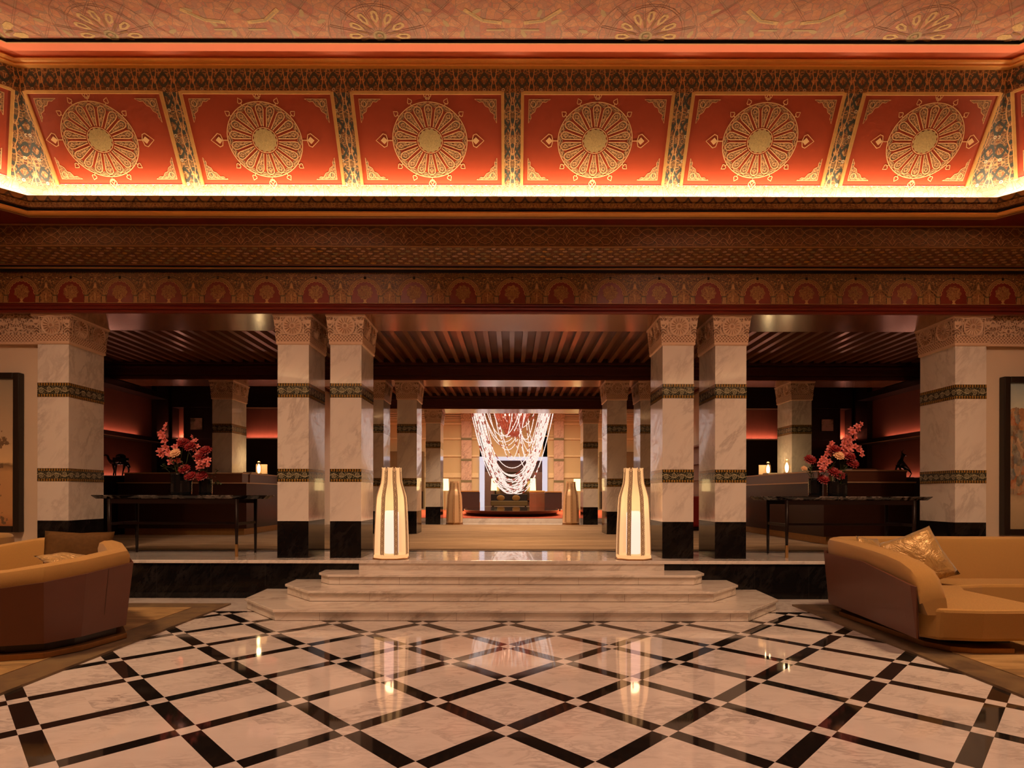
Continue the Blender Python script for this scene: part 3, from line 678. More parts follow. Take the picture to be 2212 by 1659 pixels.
# arcade frieze
b = straight([(9.0, 4.566), (9.0, 5.05)], '', 0, '')
ap = .7655
for k in range(-14, 15):
    cx = k*ap; z0 = 4.572; zs = 4.70; r = .205
    sc_pts = []
    NA = 11
    for i in range(NA*2+1):
        a = PI - PI*i/(NA*2); rr_ = r*(1.0 if i % 2 == 0 else .93)
        sc_pts.append((cx+rr_*math.cos(a), zs+rr_*1.05*math.sin(a)))
    pts = [(cx-r, z0)]+sc_pts+[(cx+r, z0)]
    b.flatpoly(list(reversed(pts)), 8.996, 1)
    b.strip([(cx+(r+.022)*math.cos(PI-PI*i/20), zs+(r*1.05+.022)*math.sin(PI-PI*i/20)) for i in range(21)], .030, 8.994, 2)
    b.strip([(cx+(r+.048)*math.cos(PI-PI*i/20), zs+(r*1.05+.048)*math.sin(PI-PI*i/20)) for i in range(21)], .008, 8.992, 3)
    b.strip([(x_, z_) for x_, z_ in sc_pts], .010, 8.991, 3)
    bq = [(cx+.115*(1+.09*math.cos(9*a))*math.cos(a), 4.740+.112*(1+.09*math.cos(9*a))*math.sin(a)) for a in [-2*PI*i/54 for i in range(54)]]
    b.flatpoly(list(reversed(bq))[::-1], 8.993, 4)
    b.flatpoly([(cx-.035, z0), (cx+.035, z0), (cx+.014, z0+.03), (cx+.03, z0+.06), (cx-.03, z0+.06), (cx-.014, z0+.03)], 8.992, 3)
    b.flatpoly([(cx-.018, 4.945), (cx+.018, 4.945), (cx+.018, 4.985), (cx-.018, 4.985)], 8.992, 5)
    # niche with columns between the arches
    nx_ = cx+ap/2
    for s_ in (-1, 1):
        xc = nx_+s_*.135
        for q in (-.020, 0, .020): b.flatpoly([(xc+q-.006, z0), (xc+q+.006, z0), (xc+q+.006, 4.675), (xc+q-.006, 4.675)], 8.991, 3)
        b.flatpoly([(xc-.035, 4.675), (xc+.035, 4.675), (xc+.03, 4.69), (xc-.03, 4.69)], 8.990, 6)
        b.strip([(xc, 4.69), (nx_+s_*.10, 4.735), (nx_+s_*.05, 4.775), (nx_, 4.80)], .018, 8.991, 2)
        b.strip([(xc+s_*.01, 4.69), (nx_+s_*.13, 4.76), (nx_+s_*.09, 4.80)], .006, 8.990, 3)
    b.flatpoly([(nx_-.09, z0), (nx_+.09, z0), (nx_+.09, 4.69), (nx_+.05, 4.745), (nx_, 4.77), (nx_-.05, 4.745), (nx_-.09, 4.69)], 8.995, 4)
    b.strip([(nx_, 4.60), (nx_, 4.72)], .014, 8.990, 3)
    b.flatpoly([(nx_-.03, 4.80), (nx_+.03, 4.80), (nx_, 4.90)], 8.991, 3)
    for q in range(9):
        b.ball((nx_+(q-4)*.055, 8.992, 4.93+.035*math.cos(q*1.7)), .013, 6, 3, 3, 1.2, .15, .7)
b.strip([(-10.6, 4.570), (10.6, 4.570)], .006, 8.989, 3)
struct(b.build('trim_19', [M['orn_arcade'], M['red_arch'], M['gold_dark'], flat('arcade_gilt', (.55, .29, .10), .5), M['orn_bouquet'], M['shadow_gap'], flat('capital_green', (.10, .08, .03), .5)]), 'painted frieze of scalloped arches with bouquets', 'frieze')
b = straight([(9.0, 5.05), (8.93, 5.055), (8.93, 5.062), (8.90, 5.062), (8.885, 5.07), (8.885, 5.085), (8.90, 5.095), (8.90, 5.104), (8.87, 5.104), (8.865, 5.112), (8.855, 5.112), (8.85, 5.120), (8.84, 5.12)], '', 0, '', midx=[1, 1, 1, 0, 0, 0, 1, 1, 2, 1, 0, 1])
struct(b.build('trim_20', [M['gold_dark'], M['shadow_gap'], M['red_dark']]), 'gilt rod mouldings over the arcade frieze', 'moulding')
b = straight([(8.84, 5.12), (8.50, 5.235)], '', 0, '')
ty, tz = -.34, .115; tl = math.hypot(ty, tz)
for i in range(7):
    for k in range(112):
        u = -9.3+k*.167+(.083 if i % 2 else 0)+random.uniform(-.02, .02); v = (i+.5)/7; L = .036+.014*random.random()
        y, z = 8.84+ty*v-.003, 5.12+tz*v-.006
        rr_ = .019
        b.poly([(u+L*math.cos(a), y+ty/tl*rr_*math.sin(a), z+tz/tl*rr_*math.sin(a)) for a in [-2*PI*q/8 for q in range(8)]][::-1], None, 1)
struct(b.build('trim_21', [M['orn_dark'], M['dots']]), 'painted cove with rows of ovals', 'cove')
b = straight([(8.50, 5.235), (8.485, 5.24), (8.485, 5.25), (8.50, 5.255), (8.50, 5.545), (8.485, 5.55), (8.48, 5.56)], '', 0, '', midx=[1, 1, 1, 0, 1, 1])
per = .80
for k in range(-13, 14):
    cx = k*per
    for sz in (-1, 1):
        zc_ = 5.40
        f = lambda u, v: (cx+u, zc_+sz*v)
        b.strip([f(0, .12), f(.035, .07), f(0, .02), f(-.035, .07)], .008, 8.494, 2, True)
        for sx in (-1, 1):
            b.strip([f(sx*.02, .10), f(sx*.05, .045), f(sx*.09, .02), f(sx*.15, .075), f(sx*.18, .12), f(sx*.25, .12), f(sx*.30, .06), f(sx*.36, .02), f(sx*.4, 0)], .007, 8.495, 2)
            b.strip([f(sx*.035, .13), f(sx*.08, .085), f(sx*.12, .085), f(sx*.20, .015), f(sx*.27, .015), f(sx*.33, .09), f(sx*.40, .11)], .006, 8.496, 2)
        b.ball((cx, 8.495, zc_), .02, 8, 4, 2, 1, .2, 1)
struct(b.build('trim_22', [M['orn_dark'], M['gold_dark'], flat('strap_line', (.58, .30, .13), .5)]), 'painted strapwork band under the tray soffit', 'frieze')

# ------------------------------------------------------------------ walls of the lobby
def carve_band(b, x0, x1, y0, z0, z1):
    b.box(x0, x1, y0-.04, y0+.1, z0, z1, 0)
for s_, nm in ((-1, 'wall_left_alcove'), (1, 'wall_right_alcove')):
    struct(MB().box(s_*7.48, s_*10.6, 9.16, 9.5, FZ, 4.41).build(nm, M['plaster']), 'cream plaster wall beside the pier', 'wall')
    b = MB(); b.box(s_*7.485, s_*10.6, 9.10, 9.155, 4.10, 4.405, 0).box(s_*7.485, s_*10.6, 9.105, 9.155, 3.98, 4.10, 1).box(s_*7.485, s_*10.6, 9.08, 9.155, 3.945, 3.975, 2).box(s_*7.485, s_*7.53, 9.085, 9.155, 3.975, 4.405, 2)
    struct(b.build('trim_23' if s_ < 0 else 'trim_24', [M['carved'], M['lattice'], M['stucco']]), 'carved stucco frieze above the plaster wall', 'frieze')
    struct(MB().box(s_*10.6, s_*10.8, -6, 20.3, 0, 7.9).build('wall_left' if s_ < 0 else 'wall_right', M['plaster']), 'side wall of the lobby', 'wall')
struct(MB().box(-10.6, 10.6, -6.2, -6, 0, 7.9).build('wall_near', M['plaster']), 'lobby wall behind the camera', 'wall')

# ------------------------------------------------------------------ marble pillars
W2, DP = .2455, .78
def make_pillar(label):
    t = thing('marble_pillar', label, 'pillar')
    MB().box(-W2, W2, 0, DP, 0, .58).build('plinth', M['black_marble'], t)
    MB().box(-W2, W2, 0, DP, .58, 1.20).box(-W2, W2, 0, DP, 1.405, 2.53).box(-W2, W2, 0, DP, 2.755, 3.36).build('shaft', M['marble'], t)
    for z0, z1 in ((1.20, 1.405), (2.53, 2.755)):
        b = MB(); per = [(-W2, 0), (W2, 0), (W2, DP), (-W2, DP)]; U = 0; e = .003
        for i in range(4):
            (xa, ya), (xb, yb) = per[i], per[(i+1) % 4]; L = math.hypot(xb-xa, yb-ya)
            g = lambda x, y: (x*(1+e/W2), (y-DP/2)*(1+e/(DP/2))+DP/2)
            A, B_ = g(xa, ya), g(xb, yb)
            b.poly([(*A, z0), (*B_, z0), (*B_, z1), (*A, z1)], [(U, 0), (U+L, 0), (U+L, 1), (U, 1)]); U += L
        b.build('tile_band', M['band'], t)
    # capital
    b = MB(); z0, z1 = 3.36, 3.825
    def rect(o, f=None): 
        f = o if f is None else f
        return [(-W2-o, -f), (W2+o, -f), (W2+o, DP+f), (-W2-o, DP+f)]
    def lay(o0, za, o1, zb, m):
        a = [(*p, za) for p in rect(o0)]; c = [(*p, zb) for p in rect(o1)]
        for i in range(4):
            j = (i+1) % 4; b.poly([a[i], a[j], c[j], c[i]], None, m)
    lay(.0, z0, .012, z0+.004, 2); lay(.012, z0+.004, .022, z0+.02, 2); lay(.022, z0+.02, .018, z0+.045, 2)
    lay(.018, z0+.045, .03, z0+.145, 1); lay(.03, z0+.145, .03, z0+.15, 2); lay(.024, z0+.15, .052, z1-.035, 0)
    lay(.052, z1-.035, .060, z1-.03, 2); lay(.060, z1-.03, .064, z1, 2)
    b.poly([(*p, z1) for p in rect(.064)], None, 2)
    b.poly([(*p, z0) for p in reversed(rect(0))], None, 2)
    # rosette and frames on each face
    za, zb = z0+.15, z1-.035
    def on(face, u, v, d):      # u across, v height 0..1, d out of the face
        o = .024+(.052-.024)*v+d; z = za+(zb-za)*v
        if face == 0: return (u, -o, z)
        if face == 1: return (W2+o, DP/2+u, z)
        if face == 2: return (-u, DP+o, z)
        return (-W2-o, DP/2-u, z)
    hgt = zb-za
    for face in range(4):
        cs = [0.0] if face in (0, 2) else [-.20, .20]
        for cu in cs:
            R = .138
            P = lambda a, r, d: on(face, cu+r*math.cos(a), .5+r*math.sin(a)/hgt, d)
            b.poly([P(2*PI*k/24, R, .004) for k in range(24)], None, 2)
            for k in range(16):
                a = 2*PI*k/16; da = PI/16
                b.poly([P(a-da*.8, R*.36, .006), P(a-da*.75, R*.84, .007), P(a, R*.96, .016), P(a, R*.4, .014)], None, 2)
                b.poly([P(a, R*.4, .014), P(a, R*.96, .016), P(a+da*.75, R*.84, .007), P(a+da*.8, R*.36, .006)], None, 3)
            b.poly([P(2*PI*k/12, R*.30, .014) for k in range(12)], None, 2)
            b.poly([P(2*PI*k/12, R*.18, .018) for k in range(12)], None, 3)
            for k in range(24):
                a, a2 = 2*PI*k/24, 2*PI*(k+1)/24
                b.poly([P(a, R, .004), P(a2, R, .004), P(a2, R*1.14, .014), P(a, R*1.14, .014)], None, 2)
            for su in (-1, 1):
                u0 = cu+su*.175
                b.poly([on(face, u0-.007, .02, .012), on(face, u0+.007, .02, .012), on(face, u0+.007, .98, .012), on(face, u0-.007, .98, .012)], None, 2)
            for v0 in (.03, .93):
                b.poly([on(face, cu-.18, v0, .011), on(face, cu+.18, v0, .011), on(face, cu+.18, v0+.05, .011), on(face, cu-.18, v0+.05, .011)], None, 2)
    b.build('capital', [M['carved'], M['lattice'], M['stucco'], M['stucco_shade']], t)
    return t
def pl(x, row, lab):
    y = {1: 9.09, 2: 14.39, 3: 19.18}[row]
    return (x, y, FZ), lab
xs = (2.6205, 3.4505, 7.2355)
plist = [pl(-xs[1], 1, 'marble pillar left of the big lit lantern pair, the outer one of the left front pair, its foot beside the left console table'),
         pl(-xs[0], 1, 'marble front pillar directly behind and left of the left lit lantern'),
         pl(xs[0], 1, 'marble front pillar directly behind and right of the right lit lantern'),
         pl(xs[1], 1, 'outer marble pillar of the right front pair, beside the right console table'),
         pl(-xs[2], 1, 'wide-set marble pier at the left wall beside the desert landscape painting'),
         pl(xs[2], 1, 'wide-set marble pier at the right wall beside the street scene painting'),
         pl(-xs[0], 2, 'second-row marble pillar standing alone just right of the left lit lantern'),
         pl(-xs[1], 2, 'second-row marble pillar half hidden behind the left lit lantern'),
         pl(xs[0], 2, 'second-row marble pillar just left of the right lit lantern'),
         pl(xs[1], 2, 'second-row marble pillar half hidden behind the right lit lantern'),
         pl(-xs[2], 2, 'marble pillar rising behind the left reception desk'),
         pl(xs[2], 2, 'marble pillar rising behind the right reception desk with lamp glow on it'),
         pl(-xs[0], 3, 'farthest marble pillar on the left, beside the left unlit copper lantern'),
         pl(xs[0], 3, 'farthest marble pillar on the right, beside the right unlit copper lantern')]
p0 = make_pillar(plist[0][1]); p0.location = plist[0][0]; p0['group'] = 'marble pillars'
for loc, lab in plist[1:]: dup(p0, loc, 0, lab, 'marble pillars')

# ------------------------------------------------------------------ joisted ceilings and beams behind the pillars
jb = MB().box(-.05, .05, 0, 4.30, 4.84, 4.94).build('joist', M['joist'])
jm = jb.data; bpy.data.objects.remove(jb)
def bay(nm, y0, y1, lab):
    g = struct(MB().box(-10.6, 10.6, y0, y1, 4.94, 5.1).build(nm, M['joist_gap']), lab, 'ceiling')
    n = 37
    for k in range(-n, n+1):
        j = bpy.data.objects.new('joist', jm); COL.objects.link(j); j.parent = g; j.location = (k*.268, y0, 0); j.scale = (1, (y1-y0)/4.30, 1)
    return g
bay('ceiling_colonnade', 9.94, 14.24, 'joisted wooden ceiling of the first bay')
bay('ceiling_colonnade.001', 15.12, 19.1, 'joisted wooden ceiling of the second bay')
def beam(nm, y0, y1, lab):
    b = MB().box(-10.6, 10.6, y0+.03, y1-.03, 4.43, 5.1, 0).box(-10.6, 10.6, y0, y1, 4.41, 4.43, 1)
    b.box(-10.6, 10.6, y0, y0+.03, 4.43, 4.50, 0).box(-10.6, 10.6, y0+.01, y0+.03, 4.53, 4.60, 0).box(-10.6, 10.6, y0-.03, y0+.03, 4.70, 4.74, 0).box(-10.6, 10.6, y0-.06, y0+.03, 4.78, 4.83, 0)
    struct(b.build(nm, [M['beam'], M['soffit']]), lab, 'beam')
beam('trim_25', 14.25, 15.1, 'dark carved beam over the second row of pillars')
beam('trim_26', 19.1, 20.1, 'dark beam over the farthest pillars')

# ------------------------------------------------------------------ reception zones left and right
for s_, side in ((-1, 'left'), (1, 'right')):
    S = lambda x0, x1, b, *a, m=None: b.box(s_*x0, s_*x1, *a, m=m)
    b = MB()
    S(6.20, 10.6, b, 17.3, 17.5, FZ, 4.94)
    struct(b.build('wall_reception_%s' % side, M['brown_panel']), 'brown wall behind the %s reception desk' % side, 'wall')
    b = MB()
    for x0, x1, z0, z1 in ((6.20, 10.2, 4.13, 4.9), (6.20, 10.2, FZ, 3.20), (8.0, 9.66, 3.2, 4.13), (9.99, 10.2, 3.2, 4.13)):
        S(x0, x1, b, 16.95, 17.3, z0, z1)
    struct(b.build('trim_27' if s_ < 0 else 'trim_28', M['dark_wood'], bevel=.004), 'dark panelling with lit niches', 'panelling')
    b = MB(); S(6.2, 8.0, b, 16.94, 16.96, 3.20, 3.225); S(9.66, 9.99, b, 16.94, 16.96, 3.20, 3.225); S(6.2, 8.0, b, 16.94, 16.95, 4.10, 4.13)
    struct(b.build('trim_29' if s_ < 0 else 'trim_30', M['trim_light']), 'pale edging of the lit niches', 'moulding')
    b = MB(); S(10.2, 10.35, b, 13.2, 17.3, FZ, 4.9)
    struct(b.build('wall_shelf_%s' % side, M['brown_panel']), 'brown side wall with shelves', 'wall')
    b = MB(); S(9.75, 10.19, b, 13.2, 16.3, 3.0, 3.12); S(9.75, 10.19, b, 13.2, 16.3, 4.25, 4.4); S(10.05, 10.19, b, 16.31, 16.94, FZ+.015, 4.9)
    b2 = MB(); S(9.74, 9.76, b2, 13.2, 16.3, 3.0, 3.015)
    u = tag(b.build("built_in_shelf", M['dark_wood']), 'dark built-in wall shelves lit from behind on the far %s wall' % side, 'shelf')
    b2.build('shelf_edge', M['trim_light'], u)
    b = MB(); S(9.45, 10.19, b, 13.2, 16.3, FZ+.014, 2.0)
    tag(b.build('low_cabinet', M['dark_wood'], bevel=.01), 'low dark cabinet along the %s side wall carrying the bronze animal' % side, 'cabinet')
    # LED strips and their light
    for (x0, x1, y0, y1, z, pw) in ((10.16, 10.19, 13.3, 15.7, 2.005, 6), (10.16, 10.19, 13.3, 15.7, 3.125, 6), (6.25, 7.95, 17.25, 17.28, 3.23, 9), (9.68, 9.97, 17.25, 17.28, 3.23, 2.4)):
        b = MB(); S(x0, x1, b, y0, y1, z, z+.012); struct(b.build('trim_31', M['led_pink']), 'glowing LED strip', 'light strip')
        L = bpy.data.lights.new('shelf_glow', 'AREA'); L.shape = 'RECTANGLE'; L.size = abs(x1-x0)+.03; L.size_y = y1-y0+.02; L.energy = pw*1.1 if pw > 3 else 7; L.color = (1, .42, .28)
        o = bpy.data.objects.new('shelf_glow', L); COL.objects.link(o); o.location = (s_*(x0+x1)/2-s_*(.05 if y1-y0 > 1 else 0), (y0+y1)/2-(.05 if y1-y0 < 1 else 0), z+.03); o.rotation_euler = (PI, 0, 0)
    # small framed picture
    t = thing('small_picture', 'small pale framed picture hung on the dark panelling behind the %s flowers' % side, 'picture', (s_*9.27, 16.93, 3.64))
    MB().box(-.19, .19, 0, .015, -.19, .19).build('frame', M['dark_wood'], t)
    q = NT('faded_print_'+side); n = q.noise(q.pos(), 5, 5); q.bsdf(q.ramp(n, [(.35, (.10, .07, .03)), (.5, (.42, .27, .17)), (.7, (.50, .30, .22))]), .6)
    MB().box(-.17, .17, -.005, 0, -.17, .17).build('print', q.m, t)
struct(MB().box(-6.22, -6.0, 17.0, 20.3, FZ, 4.94).build('wall_partition_left', M['plaster']), 'cream partition', 'wall')
struct(MB().box(6.0, 6.22, 17.0, 20.3, FZ, 4.94).build('wall_partition_right', M['plaster']), 'cream partition', 'wall')

def desk(s_, x0, x1, y0, side_leg, lab):
    t = thing('reception_desk', lab, 'desk', (s_*x0, y0, FZ+.014))
    w = x1-x0; B = lambda b, a0, a1, *r, m=None: b.box(s_*a0, s_*a1, *r, m=m)
    def L(i, z0, z1, th=.55):
        b = MB(); B(b, i, w-i, i, th-i, z0, z1); B(b, i, th-i, th-i, side_leg-i, z0, z1); return b
    L(.10, 0, .16).build('brass_plinth', M['brass'], t)
    L(.0, .16, 1.235).build('body', M['desk'], t)
    L(-.02, 1.235, 1.26).build('counter_edge', M['trim_light'], t)
    b = MB(); B(b, .18, w-.05, .16, .53, 1.26, 1.475); B(b, .16, .5, .53, side_leg-.2, 1.26, 1.475); b.build('upper_counter', M['desk_upper'], t)
    b = MB(); B(b, .16, w-.03, .14, .55, 1.475, 1.50); B(b, .14, .52, .55, side_leg-.18, 1.475, 1.50); b.build('worktop', M['trim_light'], t)
    return t
desk(-1, 6.33, 9.40, 13.75, 2.6, 'left reception desk with dark leather front and brass plinth behind the left console')
desk(1, 6.20, 8.00, 11.45, 4.4, 'right reception desk with long side counter and brass plinth behind the right console')
# hurricane lamps and small items on the desks
def lamp(label, loc, parent=None):
    t = thing('hurricane_lamp', label, 'lamp', loc)
    MB().lathe([(.075, 0), (.08, .01), (.07, .025), (.03, .03)], 16).build('base', M['brass'], t)
    MB().lathe([(.07, .03), (.078, .12), (.07, .22), (.045, .30), (.04, .32)], 16, cap=False).build('glass_chimney', M['glass'], t, smooth=True)
    MB().lathe([(.012, .03), (.034, .08), (.04, .14), (.034, .20), (.008, .26)], 12).build('bulb', M['bulb'], t, smooth=True)
    MB().lathe([(.045, .315), (.03, .33), (.012, .34)], 12).build('cap', M['brass'], t)
    return t
DZ = FZ+1.514
lamp_locs = [('glowing glass lamp on the left reception desk', (X(559, 15.0), 15.0, DZ)),
             ('glowing glass lamp at the far end of the right reception desk', (6.58, 14.8, DZ)),
             ('glowing glass lamp on the right reception desk in front of the marble pillar', (6.56, 13.75, DZ))]
l0 = lamp(*lamp_locs[0])
for lb, lc in lamp_locs[1:]: dup(l0, lc, 0, lb)
for lb, lc in lamp_locs:
    L = bpy.data.lights.new('lamp_glow', 'POINT'); L.energy = 5; L.color = (1, .66, .30); L.shadow_soft_size = .06
    o = bpy.data.objects.new('lamp_glow', L); COL.objects.link(o); o.location = (lc[0], lc[1], lc[2]+.42)
for lb, lc, sx in (('pale card stand behind the lamp on the left reception desk', (X(556, 15.0)-.0, 15.25, DZ), 1), ('pale card stand behind the far lamp on the right reception desk', (6.60, 15.05, DZ), 1)):
    t = thing('card_stand', lb, 'card stand', lc)
    MB().box(-.15, .15, 0, .02, 0, .27).build('card', M['stucco'], t); MB().box(-.16, .16, -.01, .06, 0, .02).build('stand_foot', M['dark_wood'], t)
o = MB().box(0, .24, 0, .32, 0, .02).box(.01, .23, .01, .31, .02, .04).build('paper_stack', flat('paper', (.75, .65, .5), .7), loc=(6.36, 14.3, DZ)); tag(o, 'short stack of pale papers on the right desk left of the lamp', 'papers')
o = MB().box(0, .24, 0, .32, 0, .02).box(.01, .23, .01, .31, .02, .04).build('paper_stack', flat('paper2', (.75, .65, .5), .7), loc=(-6.78, 14.5, DZ)); tag(o, 'short stack of pale papers on the left desk right of the lamp', 'papers')
o = MB().box(0, .5, 0, .25, 0, .03).build('clipboard', M['desk_upper'], loc=(6.9, 11.68, DZ)); tag(o, 'brown desk folder lying behind the flowers on the right desk', 'folder')

# bronze animals (skin-modifier figures)
def skinned(name, verts, edges, mat, parent, sub=1):
    me = bpy.data.meshes.new(name); me.from_pydata([v[:3] for v in verts], edges, []); me.update()
    o = bpy.data.objects.new(name, me); COL.objects.link(o); o.parent = parent
    sk = o.modifiers.new('skin', 'SKIN'); sk.use_smooth_shade = True
    for i, v in enumerate(verts):
        me.skin_vertices[0].data[i].radius = (v[3], v[3]*(v[4] if len(v) > 4 else 1))
        me.skin_vertices[0].data[i].use_root = (i == 0)
    ss = o.modifiers.new('sub', 'SUBSURF'); ss.levels = sub; ss.render_levels = sub
    me.materials.append(mat); return o
t = thing('camel_statue', 'small dark bronze camel statue on the left low cabinet', 'statue', (X(259, 14.2), 14.2, 2.0))
MB().box(-.3, .3, -.12, .12, 0, .03).build('base', M['statue'], t)
cam = [(0, 0, .36, .075), (-.13, 0, .37, .07), (-.22, 0, .36, .045), (-.28, 0, .43, .03), (-.30, 0, .52, .026), (-.36, 0, .54, .022), (-.41, 0, .52, .014),
       (.13, 0, .37, .07), (.0, 0, .48, .05), (.19, 0, .34, .04), (.25, 0, .22, .012),
       (-.14, .06, .28, .03), (-.15, .06, .15, .018), (-.15, .06, .03, .018), (-.13, -.06, .28, .03), (-.10, -.06, .15, .018), (-.12, -.06, .03, .018),
       (.15, .06, .28, .034), (.18, .06, .16, .018), (.15, .06, .03, .018), (.15, -.06, .28, .034), (.12, -.06, .16, .018), (.10, -.06, .03, .018)]
skinned('body', cam, [(0, 1), (1, 2), (2, 3), (3, 4), (4, 5), (5, 6), (0, 7), (0, 8), (7, 9), (9, 10), (1, 11), (11, 12), (12, 13), (1, 14), (14, 15), (15, 16), (7, 17), (17, 18), (18, 19), (7, 20), (20, 21), (21, 22)], M['statue'], t)
MB().ball((.02, 0, .50), .10, 10, 6, 0, 1.2, .9, .7).box(-.10, .14, -.12, .12, .40, .47).build('saddle_load', M['statue'], t)
t = thing('deer_statue', 'small dark bronze rearing animal statue with raised horns on the right low cabinet', 'statue', (9.63, 14.2, 2.0))
MB().box(-.2, .2, -.12, .12, 0, .03).build('base', M['statue'], t)
de = [(0, 0, .32, .065), (-.08, 0, .38, .075), (-.02, 0, .48, .04), (.0, 0, .57, .03), (.05, 0, .58, .022), (.10, 0, .56, .013), (.10, 0, .27, .06),
      (-.12, .04, .28, .03), (-.16, .04, .15, .015), (-.13, .04, .03, .014), (-.10, -.04, .28, .03), (-.06, -.04, .15, .015), (-.08, -.04, .03, .014),
      (.12, .04, .17, .022), (.08, .04, .10, .014), (.10, .04, .03, .014), (.15, -.04, .18, .022), (.19, -.04, .12, .014), (.14, -.04, .03, .014),
      (-.01, .02, .64, .01), (.04, .03, .72, .006), (-.03, -.02, .64, .01), (-.08, -.03, .70, .006)]
skinned('body', de, [(0, 1), (1, 2), (2, 3), (3, 4), (4, 5), (0, 6), (1, 7), (7, 8), (8, 9), (1, 10), (10, 11), (11, 12), (6, 13), (13, 14), (14, 15), (6, 16), (16, 17), (17, 18), (3, 19), (19, 20), (3, 21), (21, 22)], M['statue'], t)

# ------------------------------------------------------------------ console tables
def console(s_, lab, foot):
    t = thing('console_table', lab, 'table', (s_*5.43, 9.58, FZ))
    hw = 1.42; b = MB()
    pts = []
    for cx, a0 in ((hw-.2, -PI/2), (-hw+.2, PI/2)):
        for k in range(9):
            a = a0+PI*k/8; pts.append((cx+.2*math.cos(a), .40*math.sin(a)))
    q = [(x*.965, y*.86) for x, y in pts]
    b.prism(q, .925, .975, None, pts); b.prism(pts, .975, .985)
    b.build('marble_top', M['black_vein'], t)
    for lx in (-1.02, 1.02):
        for ly in (-.34, .34):
            fb = (foot == (lx > 0)) and ly < 0
            tp = thing_leg(lx, ly, t, fb)
    MB().box(-1.0, 1.0, -.35, -.32, .85, .925).box(-1.0, 1.0, .32, .35, .85, .925).build('apron', M['table_wood'], t)
    b = MB().box(-1.035, -1.005, -.32, .32, .50, .545).box(1.005, 1.035, -.32, .32, .50, .545).box(-1.02, 1.02, -.015, .015, .50, .54)
    b.build('stretcher', M['table_wood'], t, bevel=.004)
    return t
def thing_leg(lx, ly, t, brass):
    b = MB().lathe([(.020, .0 if not brass else .17), (.026, .45), (.030, .925)], 10)
    o = b.build('leg', M['table_wood'], t, (lx, ly, 0), smooth=True)
    if brass: MB().lathe([(.024, 0), (.026, .20)], 10).build('brass_foot', M['brass'], o)
M['black_vein'] = marble('black_veined_marble', (.006, .005, .006), (.8, .7, .62), 1.1, .06, .2, .45)
M['table_wood'] = flat('dark_walnut', (.012, .005, .004), .4, spec=.25)
console(-1, 'long dark console table with black veined marble top in front of the left reception desk', True)
console(1, 'long dark console table with black veined marble top in front of the right reception desk', False)
TZ = FZ+.985

# ------------------------------------------------------------------ vases and flowers
def vase(label, x, y, r, h):
    n = 14
    t = thing('ribbed_vase', label, 'vase', (x, y, TZ))
    prof = [(r*.92, 0), (r, .02)]
    k = 0; zz = .02
    while zz < h-.02: zz += .02; prof.append((r*(1.05 if k % 2 else .97), zz)); k += 1
    prof += [(r, h), (r*.85, h), (r*.85, h-.04)]
    MB().lathe(prof, 42, fl=lambda a, z: 1+.045*math.cos(n*a)).build('body', M['vase'], t, smooth=True)
    return t
VD = 9.6
def stem_pts(p0, p1, bend=.06):
    p0, p1 = Vector(p0), Vector(p1); m = (p0+p1)/2+Vector((bend*random.uniform(-1, 1), bend*random.uniform(-1, 1), .04))
    return [p0, (p0+m)/2+Vector((0, 0, .01)), m, (m+p1)/2+Vector((0, 0, .01)), p1]
def leafp(b, c, dirv, up, L, w, m=0):
    c, d, u = Vector(c), Vector(dirv).normalized(), Vector(up)
    s_ = d.cross(u)
    if s_.length < 1e-4: s_ = d.cross(Vector((1, 0, 0)))
    s_.normalize(); n = s_.cross(d).normalized()
    P = [c, c+d*L*.35+s_*w+n*L*.10, c+d*L*.72+s_*w*.8+n*L*.16, c+d*L+n*L*.10, c+d*L*.72-s_*w*.8+n*L*.16, c+d*L*.35-s_*w+n*L*.10, c+d*L*.5+n*L*.20]
    i = [b.vert(p) for p in P]
    for q in ((0, 1, 6), (1, 2, 6), (2, 3, 6), (3, 4, 6), (4, 5, 6), (5, 0, 6)): b.face([i[k] for k in q], None, m)
def orchid(b, c, s_, face=Vector((0, -1, .15))):
    c = Vector(c); f = Vector(face).normalized(); r = f.cross(Vector((0, 0, 1))).normalized(); u = r.cross(f)
    ph = random.uniform(0, 1)
    for k in range(5):
        a = PI/2+2*PI*k/5+ph; d = r*math.cos(a)+u*math.sin(a)+f*.35
        leafp(b, c, d, f, s_*(1 if k % 2 else .85), s_*.28, 0)
    b.ball(c+f*s_*.22, s_*.20, 6, 4, 1)
def orchid_spray(label, base, pts, size=.055, n=8):
    t = thing('orchid_spray', label, 'flower', base)
    B = Vector(base); P = [Vector(p)-B for p in pts]
    MB().tube(P, .004, 5).build('stem', M['leaf'], t)
    # positions along the upper part
    seg = []
    for i in range(n):
        f = i/(n-1)*(len(P)-1.001)*.72+(len(P)-1)*.28; f = min(f, len(P)-1.001)
        k = int(f); p = P[k].lerp(P[k+1], f-k); seg.append(p)
    for i, p in enumerate(seg):
        b = MB(); off = Vector((random.uniform(-.04, .04), -.02-random.random()*.03, random.uniform(-.03, .03)))
        orchid(b, (0, 0, 0), size*1.22*(1.08-.35*i/n), Vector((random.uniform(-.7, .7), -1, random.uniform(-.2, .6))))
        b.build('blossom', [M['petal_pink'], M['petal_lip']], t, tuple(p+off))
    return t
M['petal_lip'] = flat('orchid_lip', (.55, .12, .05), .5)
